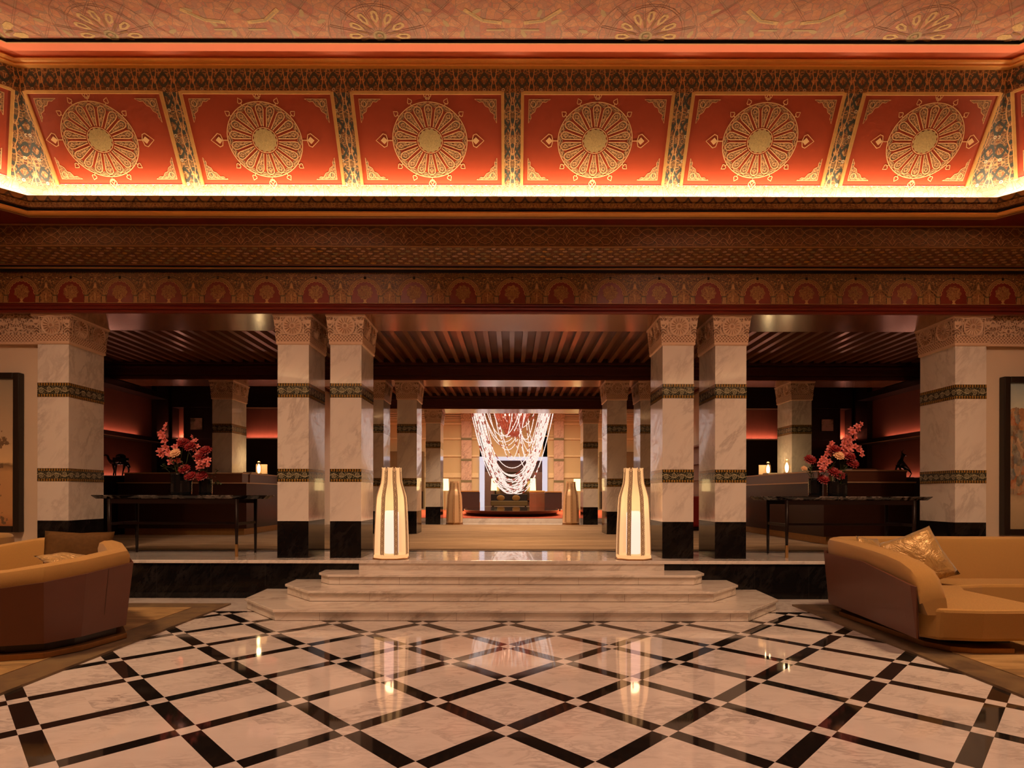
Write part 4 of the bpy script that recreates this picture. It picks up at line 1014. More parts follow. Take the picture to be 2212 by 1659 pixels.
def round_flower(kind, label, base, head, r, mat, cat='flower'):
    t = thing(kind, label, cat, base); B = Vector(base); Hh = Vector(head)-B
    MB().tube([tuple(p) for p in stem_pts((0, 0, 0), Hh)], .004, 5).build('stem', M['leaf'], t)
    b = MB()
    for ringi, (n, rr_, el) in enumerate(((14, 1.0, -.15), (13, .92, .25), (11, .78, .6), (8, .58, .95), (5, .38, 1.3))):
        for k in range(n):
            a = 2*PI*(k+.5*ringi)/n+random.uniform(-.1, .1)
            f = Vector((0, -.75, .66)).normalized(); rv = f.cross(Vector((0, 0, 1))).normalized(); u = rv.cross(f)
            d = (rv*math.cos(a)+u*math.sin(a))*math.cos(el)+f*math.sin(el)
            leafp(b, (0, 0, 0), d, f, r*rr_*random.uniform(.92, 1.06), r*(.26 if kind != 'peony' else .36))
    b.ball((0, 0, 0), r*.5, 8, 5, 0)
    b.build('flower_head', mat, t, tuple(Hh)); return t
def foliage(label, base, tips):
    t = thing('leaf_sprig', label, 'foliage', base); B = Vector(base); b = MB()
    for tp in tips:
        P = stem_pts((0, 0, 0), Vector(tp)-B); b.tube([tuple(p) for p in P], .003, 4)
        for i in range(9):
            f = .35+.65*i/8; k = min(int(f*4), 3); p = P[k].lerp(P[k+1], f*4-k)
            leafp(b, p, Vector((random.uniform(-1, 1), random.uniform(-.8, .2), random.uniform(-.3, .7))), (0, 0, 1), .07, .015)
    b.build('leaves', M['leaf'], t); return t
def W(px, py, d=VD): return (X(px, d), d, Z(py, d))
# left arrangement
va = (X(386, VD), VD, TZ+.34); vb = (X(414, VD), VD-.05, TZ+.22); vc = (X(441, VD), VD+.02, TZ+.24)
vase('tall black ribbed glass vase, leftmost of the three on the left console', X(386, VD), VD, .112, .36)
vase('short black ribbed glass vase in the middle of the three on the left console', X(412, VD)-.0, VD-.14, .085, .24)
vase('black ribbed glass vase, rightmost of the three on the left console', X(440, VD), VD+.06, .10, .27)
inl = lambda v: (v[0], v[1], v[2]-.12)
orchid_spray('tall pink orchid spray leaning left from the left console vases', inl(va), [inl(va), W(372, 990), W(358, 960), W(352, 940), W(362, 922)], .075, 9)
orchid_spray('low pink orchid spray drooping at the left edge of the left bouquet', inl(va), [inl(va), W(375, 1000), W(360, 985), W(350, 968), W(348, 985)], .07, 5)
orchid_spray('pink orchid spray in the middle of the left bouquet, beside the cream peony', inl(va), [inl(va), W(385, 985), W(382, 965), W(388, 950)], .06, 5)
orchid_spray('upright pink orchid spray at the right of the left bouquet', inl(vc), [inl(vc), W(428, 990), W(424, 965), W(418, 945)], .058, 9)
orchid_spray('pink orchid spray low over the right vase of the left bouquet', inl(vc), [inl(vc), W(432, 1015, 9.5), W(437, 1003, 9.45), W(448, 996, 9.45), W(455, 1005, 9.45)], .062, 11)
round_flower('peony', 'large cream peony at the front of the left bouquet', inl(va), W(378, 981, 9.45), .092, M['petal_cream'])
for px, py, vv, lb in ((396, 958, va, 'dark red dahlia behind the middle of the left bouquet, left of the upright orchid'), (410, 966, va, 'dark red dahlia touching the upright orchid in the left bouquet'), (444, 975, vc, 'dark red dahlia below the right tip of the left bouquet'), (436, 988, vc, 'dark red dahlia among the right-hand orchids of the left bouquet'),
                   (398, 1015, vb, 'dark red dahlia hanging over the middle vase of the left bouquet'), (412, 1030, vb, 'lowest dark red dahlia of the left bouquet, on the vase rims'), (436, 1030, vc, 'dark red dahlia on the rim of the right vase of the left bouquet')):
    round_flower('dahlia', lb, inl(vv), W(px, py, 9.52), .108, M['petal_red'])
foliage('green leaf sprigs spreading between the vases of the left bouquet', inl(vc), [W(470, 1018), W(478, 1045), W(412, 985, 9.5), W(350, 1005), W(425, 990, 9.5)])
foliage('green leaf sprigs on the left side of the left bouquet', inl(va), [W(352, 1010), W(365, 992, 9.5), W(395, 1000, 9.5)])
# right arrangement
wa = (X(1824, VD), VD, TZ+.34); wb = (X(1794, VD), VD-.02, TZ+.22); wc = (X(1764, VD), VD, TZ+.26)
vase('tall black ribbed glass vase, rightmost of the three on the right console', X(1818, VD), VD+.05, .105, .38)
vase('black ribbed glass vase in the middle of the three on the right console', X(1790, VD), VD-.13, .085, .25)
vase('black ribbed glass vase, leftmost of the three on the right console', X(1764, VD), VD+.05, .10, .30)
wa = (X(1818, VD), VD+.05, TZ+.36); wb = (X(1790, VD), VD-.13, TZ+.24); wc = (X(1764, VD), VD+.05, TZ+.28)
orchid_spray('tall pink orchid spray reaching up to the right from the right console vases', inl(wa), [inl(wa), W(1828, 975), W(1836, 945), W(1848, 925), W(1856, 917)], .07, 12)
orchid_spray('second tall pink orchid spray beside the highest one in the right bouquet', inl(wa), [inl(wa), W(1822, 970), W(1826, 948), W(1838, 930)], .07, 10)
orchid_spray('pink orchid spray hanging at the right edge of the right bouquet', inl(wa), [inl(wa), W(1836, 968), W(1848, 965), W(1856, 982)], .062, 6)
orchid_spray('pink orchid spray at the upper left of the right bouquet', inl(wb), [inl(wb), W(1786, 985), W(1786, 965), W(1794, 953)], .06, 9)
orchid_spray('pink orchid spray in the lower left of the right bouquet', inl(wc), [inl(wc), W(1772, 1015, 9.5), W(1770, 1000, 9.5), W(1778, 990, 9.5), W(1775, 1012, 9.45)], .062, 9)
round_flower('peony', 'large cream peony at the front of the right bouquet', inl(wa), W(1812, 983, 9.45), .092, M['petal_cream'])
round_flower('peony', 'smaller cream peony bud at the left edge of the right bouquet', inl(wc), W(1737, 1011, 9.5), .055, M['petal_cream'])
for px, py, vv, lb in ((1804, 970, wb, 'dark red dahlia just above the cream peony in the right bouquet'), (1750, 992, wc, 'dark red dahlia at the far left of the right bouquet'), (1835, 985, wa, 'dark red dahlia under the tall orchids of the right bouquet'), (1842, 1000, wa, 'dark red dahlia at the lower right of the right bouquet'),
                   (1800, 1018, wb, 'dark red dahlia over the middle vase of the right bouquet'), (1778, 1035, wc, 'lowest dark red dahlia of the right bouquet, on the left vase rim'), (1812, 1025, wb, 'dark red dahlia beside the tall vase of the right bouquet')):
    round_flower('dahlia', lb, inl(vv), W(px, py, 9.52), .108, M['petal_red'])
foliage('green leaf sprigs on the left side of the right bouquet', inl(wc), [W(1748, 1012), W(1752, 1005, 9.5), W(1790, 995, 9.5)])
foliage('green leaf sprigs between the vases of the right bouquet', inl(wb), [W(1820, 1045, 9.5), W(1800, 1000, 9.5), W(1830, 1005, 9.5)])

# ------------------------------------------------------------------ floor lanterns
LP = [(.263, .0), (.266, .055), (.255, .07), (.262, .085), (.256, .35), (.250, .52), (.243, .68), (.236, .84), (.226, .96), (.212, 1.02), (.190, 1.10), (.168, 1.17), (.158, 1.23), (.152, 1.32), (.148, 1.41)]
def lantern(label, loc, rz, lit):
    t = thing('floor_lantern', label, 'lantern', loc, rz)
    pm = M['lan_panel'] if lit else M['copper']; rm = M['lan_rib'] if lit else M['copper']
    c8 = math.cos(PI/8)
    MB().lathe([(.27/c8, 0), (.275/c8, .012), (.262/c8, .02)], 8, rot=PI/8).build('base_ring', M['bronze'], t)
    MB().lathe([(.255/c8, .02), (.258/c8, .055), (.25/c8, .075)], 8, rot=PI/8).build('base_band', M['lan_panel'] if lit else M['bronze'], t)
    prof = [(r, z) for r, z in LP if z >= .07]
    rib0 = None
    bp, br, bf = MB(), MB(), MB()
    def P(r, z, u, d=0): return (r+d, u, z)     # face pointing to +x
    for i in range(len(prof)-1):
        (r0, z0), (r1, z1) = prof[i], prof[i+1]
        a0, a1 = r0*math.tan(PI/8), r1*math.tan(PI/8)
        w0, w1 = a0-.034, a1-.032*(.6+.4*min(1, r1/.24))
        if i == 0: w0 = a0-.034
        w0 = a0-.032*(.6+.4*min(1, r0/.24))
        bp.poly([P(r0, z0, -w0), P(r0, z0, w0), P(r1, z1, w1), P(r1, z1, -w1)])
    # ribs straddle the corners
    for i in range(len(prof)-1):
        (r0, z0), (r1, z1) = prof[i], prof[i+1]
        def cor(r, s_, d=.0):
            a = r*math.tan(PI/8); w = a-.032*(.6+.4*min(1, r/.24))
            # point on face +x at u=w, or on the neighbouring face
            if s_ == 0: return (r+d, w)
            ca, sa = math.cos(PI/4), math.sin(PI/4); x, y = r+d, -w
            return (x*ca-y*sa, x*sa+y*ca)
        A0, A1, B0, B1 = cor(r0, 0), cor(r1, 0), cor(r0, 1), cor(r1, 1)
        br.poly([(*A0, z0), (*B0, z0), (*B1, z1), (*A1, z1)])
    # dark chain filigree on the rib
    ch = math.cos(PI/8); sh = math.sin(PI/8)
    def rad(z):
        for i in range(len(prof)-1):
            if prof[i][1] <= z <= prof[i+1][1]:
                f = (z-prof[i][1])/(prof[i+1][1]-prof[i][1]); return prof[i][0]+(prof[i+1][0]-prof[i][0])*f
        return prof[-1][0]
    def ribpt(u, z):
        r = rad(z)*1.060+.004; k = .75+.25*min(1, rad(z)/.24)
        return (r*ch-u*sh*k, r*sh+u*ch*k, z)
    T = lambda u, z: ribpt(u, z)
    bf.strip([(-.029, .08+.1*i) for i in range(14)], .006, T=T); bf.strip([(.029, .08+.1*i) for i in range(14)], .006, T=T)
    nz = 13
    for i in range(nz):
        zc_ = .12+i*.098
        bf.strip([(.017*math.cos(2*PI*k/8), zc_+.032*math.sin(2*PI*k/8)) for k in range(8)], .006, closed=True, T=T)
        bf.strip([(-.026, zc_+.066), (0, zc_+.046), (.026, zc_+.066)], .005, T=T); bf.strip([(-.026, zc_+.032), (0, zc_+.052), (.026, zc_+.032)], .005, T=T)
    op = bp.build('panel', pm, t); orr = br.build('rib', rm, t); of = bf.build('filigree', M['statue'] if lit else M['bronze'], orr)
    # crenellated rim piece of each panel
    for k in range(1, 8):
        q = op.copy(); COL.objects.link(q); q.parent = t; q.rotation_euler = (0, 0, k*PI/4)
        q = orr.copy(); COL.objects.link(q); q.parent = t; q.rotation_euler = (0, 0, k*PI/4)
        g = of.copy(); COL.objects.link(g); g.parent = q
    b = MB()
    for k in range(8):
        a = k*PI/4; ca, sa = math.cos(a), math.sin(a)
        b.poly([(x*ca-y*sa, x*sa+y*ca, z) for x, y, z in [(.148, -.045, 1.41), (.148, .045, 1.41), (.149, .047, 1.43), (.149, .02, 1.42), (.149, -.02, 1.42), (.149, -.047, 1.43)]])
    b.build('rim', pm, t)
    if lit:
        MB().lathe([(.105, .08), (.11, .10), (.11, .72), (.09, .75)], 16).build('lamp_tube', M['lan_tube'], t, smooth=False)
    MB().lathe([(.012, .74), (.012, 1.0)], 8).build('lamp_holder', M['bronze'], t)
    return t
lan = lantern('glowing tall bottle-shaped floor lantern at the left of the steps', (X(846, 9.07), 9.07, FZ), -PI/2+.06, True)
lan['group'] = 'lit floor lanterns'
dup(lan, (X(1369, 9.05), 9.07, FZ), -PI/2-.06, 'glowing tall bottle-shaped floor lantern at the right of the steps', 'lit floor lanterns')
lc = lantern('unlit copper bottle-shaped floor lantern far back at the left of the dais', (X(982, 19.0), 18.98, FZ), -PI/2+PI/8, False)
dup(lc, (X(1233, 19.0), 18.98, FZ), -PI/2-PI/8, 'unlit copper bottle-shaped floor lantern far back at the right of the dais')
for x in (X(846, 9.1), X(1369, 9.1)):
    L = bpy.data.lights.new('lantern_glow', 'POINT'); L.energy = 9; L.color = (1, .64, .38); L.shadow_soft_size = .09
    o = bpy.data.objects.new('lantern_glow', L); COL.objects.link(o); o.location = (x, 9.07, FZ+.85)

# ------------------------------------------------------------------ paintings
def canvas_desert():
    t = NT('desert_painting'); x, y, z = t.sep(t.obj())
    v = t.math('ADD', t.math('DIVIDE', z, 2.5), .5); n = t.noise(t.obj(), 3.2, 7, .65); n2 = t.noise(t.comb(t.math('MULTIPLY', x, .5), z, 0), 6, 5)
    base = t.ramp(t.math('ADD', v, t.math('MULTIPLY', t.math('SUBTRACT', n2, .5), .06)), [(0, (.42, .13, .04)), (.12, (.60, .32, .13)), (.38, (.62, .36, .16)), (.425, (.25, .15, .07)), (.44, (.80, .55, .28)), (.62, (.58, .42, .26)), (1, (.34, .30, .22))])
    tree = t.math('MULTIPLY', t.math('GREATER_THAN', n, .56), t.math('LESS_THAN', t.math('ABSOLUTE', t.math('SUBTRACT', v, .30)), .34))
    t.bsdf(t.mix(tree, base, (.20, .12, .06)), .5); return t.m
def canvas_street():
    t = NT('street_painting'); x, y, z = t.sep(t.obj())
    v = t.math('ADD', t.math('ADD', t.math('DIVIDE', z, 2.5), .5), t.math('MULTIPLY', t.math('SUBTRACT', t.noise(t.obj(), 5, 4), .5), .12))
    c = t.vor(t.comb(t.math('ADD', t.math('MULTIPLY', x, 11.0), t.math('MULTIPLY', t.noise(t.obj(), 4, 3), 1.6)), t.math('MULTIPLY', z, 6.5)), 1.0, 'F1', 'Color', 1.0, 'CHEBYCHEV')
    r = t.sep(c)[0]
    b_ = t.ramp(r, [(0, (.55, .15, .05)), (.2, (.10, .22, .20)), (.4, (.62, .30, .12)), (.55, (.16, .13, .10)), (.7, (.16, .30, .34)), (.85, (.66, .50, .33))], True)
    g = t.ramp(v, [(0, (.42, .32, .18)), (.22, (.55, .42, .26)), (.27, (.3, .22, .14)), (.78, (.62, .66, .55)), (1, (.26, .38, .42))])
    mid = t.math('LESS_THAN', t.math('ABSOLUTE', t.math('SUBTRACT', v, .53)), .27)
    nn = t.ramp(t.noise(t.vmath('MULTIPLY', t.obj(), (1, 1, .6)), 9, 6, .7), [(.3, (.05, .07, .07)), (.45, (.30, .14, .06)), (.55, (.55, .40, .25)), (.7, (.20, .30, .30))])
    t.bsdf(t.mix(mid, g, t.mix(.55, b_, nn)), .5); return t.m
for s_, lab, mat, px, py0, py1 in ((-1, 'tall framed desert landscape painting on the wall at the left edge', canvas_desert(), 46, 808, 1152), (1, 'tall framed street market painting on the wall at the right edge', canvas_street(), 2164, 812, 1154)):
    xe = X(px, 9.1); wd = 1.9; z0, z1 = Z(py1, 9.1), Z(py0, 9.1); hh = (z1-z0)/2
    t = thing('painting', lab, 'painting', (xe+s_*wd/2, 9.10, (z0+z1)/2))
    fb = .10
    b = MB().box(-wd/2, -wd/2+fb, -.05, .055, -hh, hh).box(wd/2-fb, wd/2, -.05, .055, -hh, hh).box(-wd/2+fb, wd/2-fb, -.05, .055, hh-fb, hh).box(-wd/2+fb, wd/2-fb, -.05, .055, -hh, -hh+fb)
    b.build('frame', flat('dark_frame', (.016, .010, .007), .35), t, bevel=.012)
    MB().box(-wd/2+fb, wd/2-fb, -.02, .05, -hh+fb, hh-fb).build('canvas', mat, t)

# ------------------------------------------------------------------ sofas
def inward(pts, i, closed=False):
    n = len(pts); a = pts[max(i-1, 0)]; b_ = pts[min(i+1, n-1)]
    dx, dy = b_[0]-a[0], b_[1]-a[1]; q = math.hypot(dx, dy) or 1
    return (-dy/q, dx/q)
def wall_loft(b, pts, sect, m=0):
    """pts: (x,y,h) outer plan points; sect(i)-> list of (offset inward, z); capped"""
    rows = []
    for i, p in enumerate(pts):
        nx, ny = inward(pts, i); rows.append([b.vert((p[0]+nx*o, p[1]+ny*o, z)) for o, z in sect(i)])
    n = len(rows[0])
    for i in range(len(rows)-1):
        for k in range(n): b.face([rows[i][k], rows[i+1][k], rows[i+1][(k+1) % n], rows[i][(k+1) % n]], None, m)
    b.face(rows[0], None, m); b.face(list(reversed(rows[-1])), None, m)
def rounded(o0, o1, z0, z1, lean=0):
    w = o1-o0; r = min(.07, w/2.2)
    return [(o0+.08, z0), (o0+.03, z0+.12), (o0, z1-r-.06), (o0, z1-r), (o0+r*.3, z1-r*.3), (o0+r, z1), (o1-r+lean, z1), (o1-r*.3+lean, z1-r*.35), (o1+lean, z1-r*1.2), (o1+.02, z0)]
def subdiv(pts, k):
    out = []
    for i in range(len(pts)-1):
        for j in range(k):
            f = j/k; out.append(tuple(a+(c-a)*f for a, c in zip(pts[i], pts[i+1])))
    out.append(pts[-1]); return out
def smooth_pts(pts, it=2):
    for _ in range(it):
        q = [pts[0]]
        for i in range(len(pts)-1):
            a, c = pts[i], pts[i+1]
            q.append(tuple(.75*u+.25*v for u, v in zip(a, c))); q.append(tuple(.25*u+.75*v for u, v in zip(a, c)))
        q.append(pts[-1]); pts = q
    return pts
def pillow(name, lab, loc, rot, mat, s_=.27, th=.09):
    b = MB(); N = 12; g = {}
    for side in (0, 1):
        for i in range(N+1):
            for j in range(N+1):
                u, v = i/N*2-1, j/N*2-1
                e = max(0, (1-u*u))*max(0, (1-v*v)); pin = 1-.07*(1-abs(u*v))*(abs(u)**4+abs(v)**4)/1.0
                d = th*(e**.45)*(1+.15*math.sin(5*u+3*v)); x, z = u*s_*pin, v*s_*pin
                g[side, i, j] = b.vert((x, (d if side else -d)+(.004*math.sin(11*u*v)), z)) if not (side and (i in (0, N) or j in (0, N))) else g[0, i, j]
    for side in (0, 1):
        for i in range(N):
            for j in range(N):
                q = [g[side, i, j], g[side, i+1, j], g[side, i+1, j+1], g[side, i, j+1]]
                b.face(q if not side else q[::-1])
    o = b.build(name, mat, None, loc, rot, smooth=True)
    return tag(o, lab, 'pillow')
# left sofa: shell points run clockwise so that the inside is on the left of travel; heights: leather top, upholstery top
LS = [(-6.6, 5.42, .60, .74), (-5.6, 5.30, .64, .78), (-4.78, 5.30, .68, .84), (-4.40, 5.42, .73, .89), (-4.22, 5.72, .77, .92), (-4.12, 6.28, .82, .97)]
LSB = [(-4.12, 6.28, .82, .97), (-4.60, 6.90, .84, 1.0), (-5.30, 7.45, .86, 1.04), (-6.05, 7.45, .82, 1.0), (-6.75, 7.0, .68, .86), (-7.2, 6.5, .55, .72)]
t = thing('curved_sofa', 'curved mustard sofa with faceted brown leather shell, seen from behind at the left', 'sofa', (0, 0, .028))
allp = LS+LSB[1:]
def inner(i_pts, off):
    return [(p[0]+inward(i_pts, i)[0]*off, p[1]+inward(i_pts, i)[1]*off) for i, p in enumerate(i_pts)]
b = MB()
wall_loft(b, allp, lambda i: [(.07, .14), (0, allp[i][2]), (.03, allp[i][2]), (.10, .14)])
sh = b.build('leather_shell', M['leather'], t)
b = MB()
bp2 = [(p[0], p[1], p[2], p[3]) for p in allp]
wall_loft(b, bp2, lambda i: rounded(.035, .26, .36, bp2[i][3]))
b.build('backrest', M['mustard'], t, auto=35)
ins = inner(allp, .22)
MB().prism(ins, .20, .44).build('seat', M['mustard'], t, bevel=.04)
ins2 = inner(allp, .16)
MB().prism(ins2, .10, .20).build('underframe', M['dark_wood'], t)
ins3 = inner(allp, .06)
MB().prism(ins3, 0.0, .055).build('bronze_plinth', M['bronze'], t, bevel=.006)
MB().prism(ins2, .055, .10).build('plinth_recess', M['dark_wood'], t)
b = MB()
for i, f in ((1, .5), (4, .45)):
    a, c = allp[i], allp[i+1]
    p = tuple(a[k]+(c[k]-a[k])*f for k in range(4)); nx, ny = inward([a, c], 0)
    dx, dy = (c[0]-a[0]), (c[1]-a[1]); q = math.hypot(dx, dy); dx, dy = dx/q*.002, dy/q*.002
    b.poly([(p[0]+nx*.069-dx, p[1]+ny*.069-dy, .14), (p[0]+nx*.069+dx, p[1]+ny*.069+dy, .14), (p[0]-nx*.002+dx, p[1]-ny*.002+dy, p[2]), (p[0]-nx*.002-dx, p[1]-ny*.002-dy, p[2])])
b.build('seam', M['shadow_gap'], sh)
pillow('pillow', 'dark brown velvet pillow leaning on the far back of the left sofa', (-5.08, 6.74, .82), (math.radians(-14), .04, math.radians(24)), M['brown_velvet'], .34, .10)
pillow('pillow', 'gold satin pillow just showing over the near rim of the left sofa', (-4.62, 6.12, .84), (math.radians(-72), math.radians(6), math.radians(70)), M['satin'], .27, .08)
# armchair at the very left edge
t = thing('armchair', 'mustard upholstered chair cut off by the left edge behind the curved sofa', 'armchair', (-7.42, 7.95, .028))
b = MB(); P = smooth_pts([(-.5, -.42), (.36, -.42), (.46, .0), (.30, .42), (-.5, .42)], 2)
b.prism(P, .62, 1.0, None, [(x*.94, y*.94) for x, y in P]); b.build('backrest', M['mustard'], t, bevel=.05, auto=40)
MB().prism([(x*.96, y*.96) for x, y in P], .08, .62).build('leather_shell', M['leather'], t, auto=40)
MB().prism([(x*.8, y*.8) for x, y in P], 0, .08).build('bronze_plinth', M['bronze'], t)
# right sofa (L shaped)
t = thing('corner_sofa', 'large L-shaped mustard sofa with brown leather side panel at the right', 'sofa', (0, 0, .028))
x0 = 4.20; FX = 9.4
# leather shell: left side and back
RS = [(FX, 8.06, .80), (4.75, 8.06, .80), (4.32, 7.98, .80), (4.14, 7.62, .80), (4.155, 6.98, .735), (4.20, 6.22, .46), (4.225, 6.02, .40)]
RS = [(a, c, h+0) for a, c, h in RS]
RS[0:4] = [(a, c, .79) for a, c, h in RS[0:4]]
b = MB(); SP = [(FX, 8.06, .80), (4.75, 8.06, .80), (4.32, 7.98, .80), (4.13, 7.62, .80), (4.06, 6.70, .80), (3.97, 5.74, .67), (4.0, 5.70, .66)]
wall_loft(b, SP, lambda i: [(.06, .14), (0, SP[i][2]), (.03, SP[i][2]), (.09, .14)])
b.build('leather_shell', M['leather'], t)
b = MB(); BP = [(FX, 8.06, 1.0), (4.85, 8.06, 1.0), (4.45, 7.98, 1.0), (4.24, 7.80, 1.0), (4.15, 7.62, .995), (4.12, 7.3, .99), (4.09, 6.95, .975), (4.06, 6.6, .955), (4.04, 6.32, .93), (4.02, 6.05, .89), (4.00, 5.86, .83), (4.0, 5.76, .75), (4.0, 5.70, .62)]
def rsect(i):
    w = .30 if i < 5 else .30-.0*(i-4)
    return rounded(.035, w, .38, BP[i][2])
wall_loft(b, BP, rsect)
b.build('backrest', M['mustard'], t, auto=40, bevel=0)
b = MB()
SE = [(4.32, 7.85), (4.08, 5.85), (4.22, 5.66), (4.6, 5.60), (5.25, 5.62), (5.38, 5.80), (5.36, 6.8), (5.55, 7.12), (5.9, 7.22), (9.3, 7.22), (9.3, 7.85)]
SB = [((x-4.9)*.985+4.9, (y-7)*.97+7) for x, y in SE]
b.prism(SB, .13, .45, None, SE); b.build('seat', M['mustard'], t, bevel=.035)
UF = [(4.38, 7.7), (4.36, 6.1), (4.5, 5.9), (5.1, 5.9), (5.15, 7.3), (9.2, 7.4), (9.2, 7.7)]
MB().prism(UF, .055, .14).build('underframe', M['dark_wood'], t)
PLN = [(4.26, 7.5), (4.28, 5.98), (4.40, 5.78), (4.58, 5.70), (4.98, 5.70), (5.02, 7.35), (9.2, 7.42), (9.2, 7.8), (4.5, 7.8)]
MB().prism(PLN, 0, .055).build('bronze_plinth', M['bronze'], t, bevel=.005)
pillow('pillow', 'gold satin pillow with frayed seam, the nearer one on the right sofa', (5.13, 7.30, .79), (math.radians(-22), math.radians(-22), math.radians(-12)), M['satin'], .335, .12)
pillow('pillow', 'gold satin pillow tucked behind the other against the left arm of the right sofa', (4.64, 7.42, .78), (math.radians(-16), math.radians(6), math.radians(34)), M['satin'], .28, .11)

# ------------------------------------------------------------------ far lounge
FD = 34.5
struct(MB().box(-8, 8, 20.3, 42, LZ-.15, LZ).build('floor_lounge', flat('lounge_floor', (.30, .20, .13), .35)), 'floor of the far lounge', 'floor')
struct(MB().box(-6, 6, 20.18, 20.32, FZ, LZ+.004).build('trim_32', M['marble']), 'grey marble step up to the far lounge', 'step')
tag(MB().box(-5.6, 5.6, 20.55, 30.5, LZ, LZ+.012).build('lounge_carpet', M['orange_carpet']), 'bright orange carpet under the round dais of the far lounge', 'carpet')
struct(MB().box(-8, 8, 20.1, 42, 7.0, 7.1).build('ceiling_lounge', M['plaster']), 'ceiling of the far lounge', 'ceiling')
for s_, nm in ((-1, 'wall_lounge_left'), (1, 'wall_lounge_right')):
    struct(MB().box(s_*8, s_*8.2, 20.1, 42, LZ, 7.0).build(nm, M['beige_wall']), 'side wall of the far lounge', 'wall')
    struct(MB().box(s_*6.0, s_*8.2, 20.1, 20.3, FZ, 7.0).build('wall_lounge_return_'+('left' if s_ < 0 else 'right'), M['plaster']), 'return wall', 'wall')
struct(MB().box(-8.2, 8.2, 20.1, 20.3, 5.05, 7.0).build('wall_lounge_over', M['plaster']), 'wall over the last beam', 'wall')
fx0, fx1 = X(1036, FD), X(1182, FD); fzt = Z(987, FD)
b = MB().box(-8, fx0+.25, FD, FD+.3, LZ, 7.0).box(fx1-.25, 8, FD, FD+.3, LZ, 7.0).box(fx0, fx1, FD, FD+.3, fzt-.1, 7.0)
struct(b.build('wall_far', M['beige_wall']), 'beige far wall of the lounge', 'wall')
b = MB()
for py in (916, 948, 985, 1027):
    z = Z(py, FD); th = .05 if py != 1027 else .14
    for xa, xb in ((-7.9, X(1034, FD)), (X(1184, FD), 7.9)): b.box(xa, xb, FD-.06, FD, z-th, z+th)
b.box(X(1020, FD), X(1196, FD), FD-.04, FD, Z(942, FD)-.03, Z(942, FD)+.03)
struct(b.build('trim_33', flat('pale_ledge', (.75, .58, .34), .6)), 'pale mouldings of the lounge wall', 'moulding')
b = MB()
for i in range(6): b.box(-7.9, 7.9, FD-.05-.03*i, FD, 6.0+.12*i, 6.06+.12*i)
struct(b.build('trim_34', M['plaster']), 'stepped cornice of the lounge', 'cornice')
pil = None
for px0, px1, lb in ((997, 1019, 'pink marble pilaster left of the silver frame on the far wall'), (1196, 1217, 'pink marble pilaster right of the silver frame on the far wall')):
    xa, xb = X(px0, FD), X(px1, FD); c = (xa+xb)/2; w = (xb-xa)/2
    t = thing('wall_pilaster', lb, 'pilaster', (c, FD-.14, LZ))
    MB().box(-w, w, -.04, .14, 0, 5.2).build('shaft', M['pink_marble'], t)
    for py in (949, 994, 1040):
        z = Z(py, FD)-LZ; MB().box(-w-.01, w+.01, -.05, .0, z-.07, z+.07).build('green_band', flat('olive_band', (.20, .17, .09), .4), t)
    MB().prism([(-w-.04, -.08), (w+.04, -.08), (w+.04, .14), (-w-.04, .14)], 5.2, 5.7).build('capital', M['carved'], t)
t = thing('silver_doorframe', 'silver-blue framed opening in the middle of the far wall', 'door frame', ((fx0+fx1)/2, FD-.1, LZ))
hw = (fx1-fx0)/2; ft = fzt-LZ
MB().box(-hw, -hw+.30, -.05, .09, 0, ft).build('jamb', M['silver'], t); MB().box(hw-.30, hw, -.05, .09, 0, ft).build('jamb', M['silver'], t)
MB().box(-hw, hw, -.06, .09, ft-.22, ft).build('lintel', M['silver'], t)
struct(MB().box(fx0+.3, fx1-.3, FD+.3, FD+.5, Z(1019, FD), fzt-.22).build('trim_35', M['mirror_dark']), 'dark lintel inside the opening', 'lintel')
struct(MB().box(-4, 4, 41.5, 41.7, LZ, 6.9).build('wall_parlour', M['mauve_wall']), 'mauve wall of the room beyond', 'wall')
t = thing('tall_mirror', 'tall dark mirror on the mauve wall seen through the silver frame', 'mirror', (X(1108, 41), 41.35, LZ))
MB().box(-1.3, 1.3, 0, .1, .3, 3.4).build('frame', M['statue'], t); MB().box(-1.2, 1.2, -.02, 0, .4, 3.3).build('glass', flat('dim_mirror', (.30, .24, .16), .08, .9), t)
def flamp(name, lab, loc, h, r, hh, mat=None):
    t = thing(name, lab, 'lamp', loc)
    MB().lathe([(.16, 0), (.16, .02), (.02, .03)], 16).build('base', M['brass'], t)
    MB().lathe([(.018, .03), (.018, h)], 8).build('pole', M['brass'], t)
    MB().lathe([(r, h-.05), (r*.86, h+hh)], 20, cap=False).build('lamp_shade', M['shade'], t, smooth=True)
    return t
flamp('floor_lamp', 'lamp with glowing shade seen through the silver frame at its left', (X(1067, 38), 38, LZ), Z(1058, 38)-LZ, .20, .75)
flamp('floor_lamp', 'lamp with glowing shade seen through the silver frame at its right', (X(1151, 38), 38, LZ), Z(1058, 38)-LZ, .20, .75)
flamp('floor_lamp', 'bright lamp behind the left copper lantern', (X(961, 29), 29, LZ), Z(1058, 29)-LZ, .21, .55)
flamp('floor_lamp', 'bright lamp behind the right copper lantern', (X(1247, 29), 29, LZ), Z(1058, 29)-LZ, .21, .55)
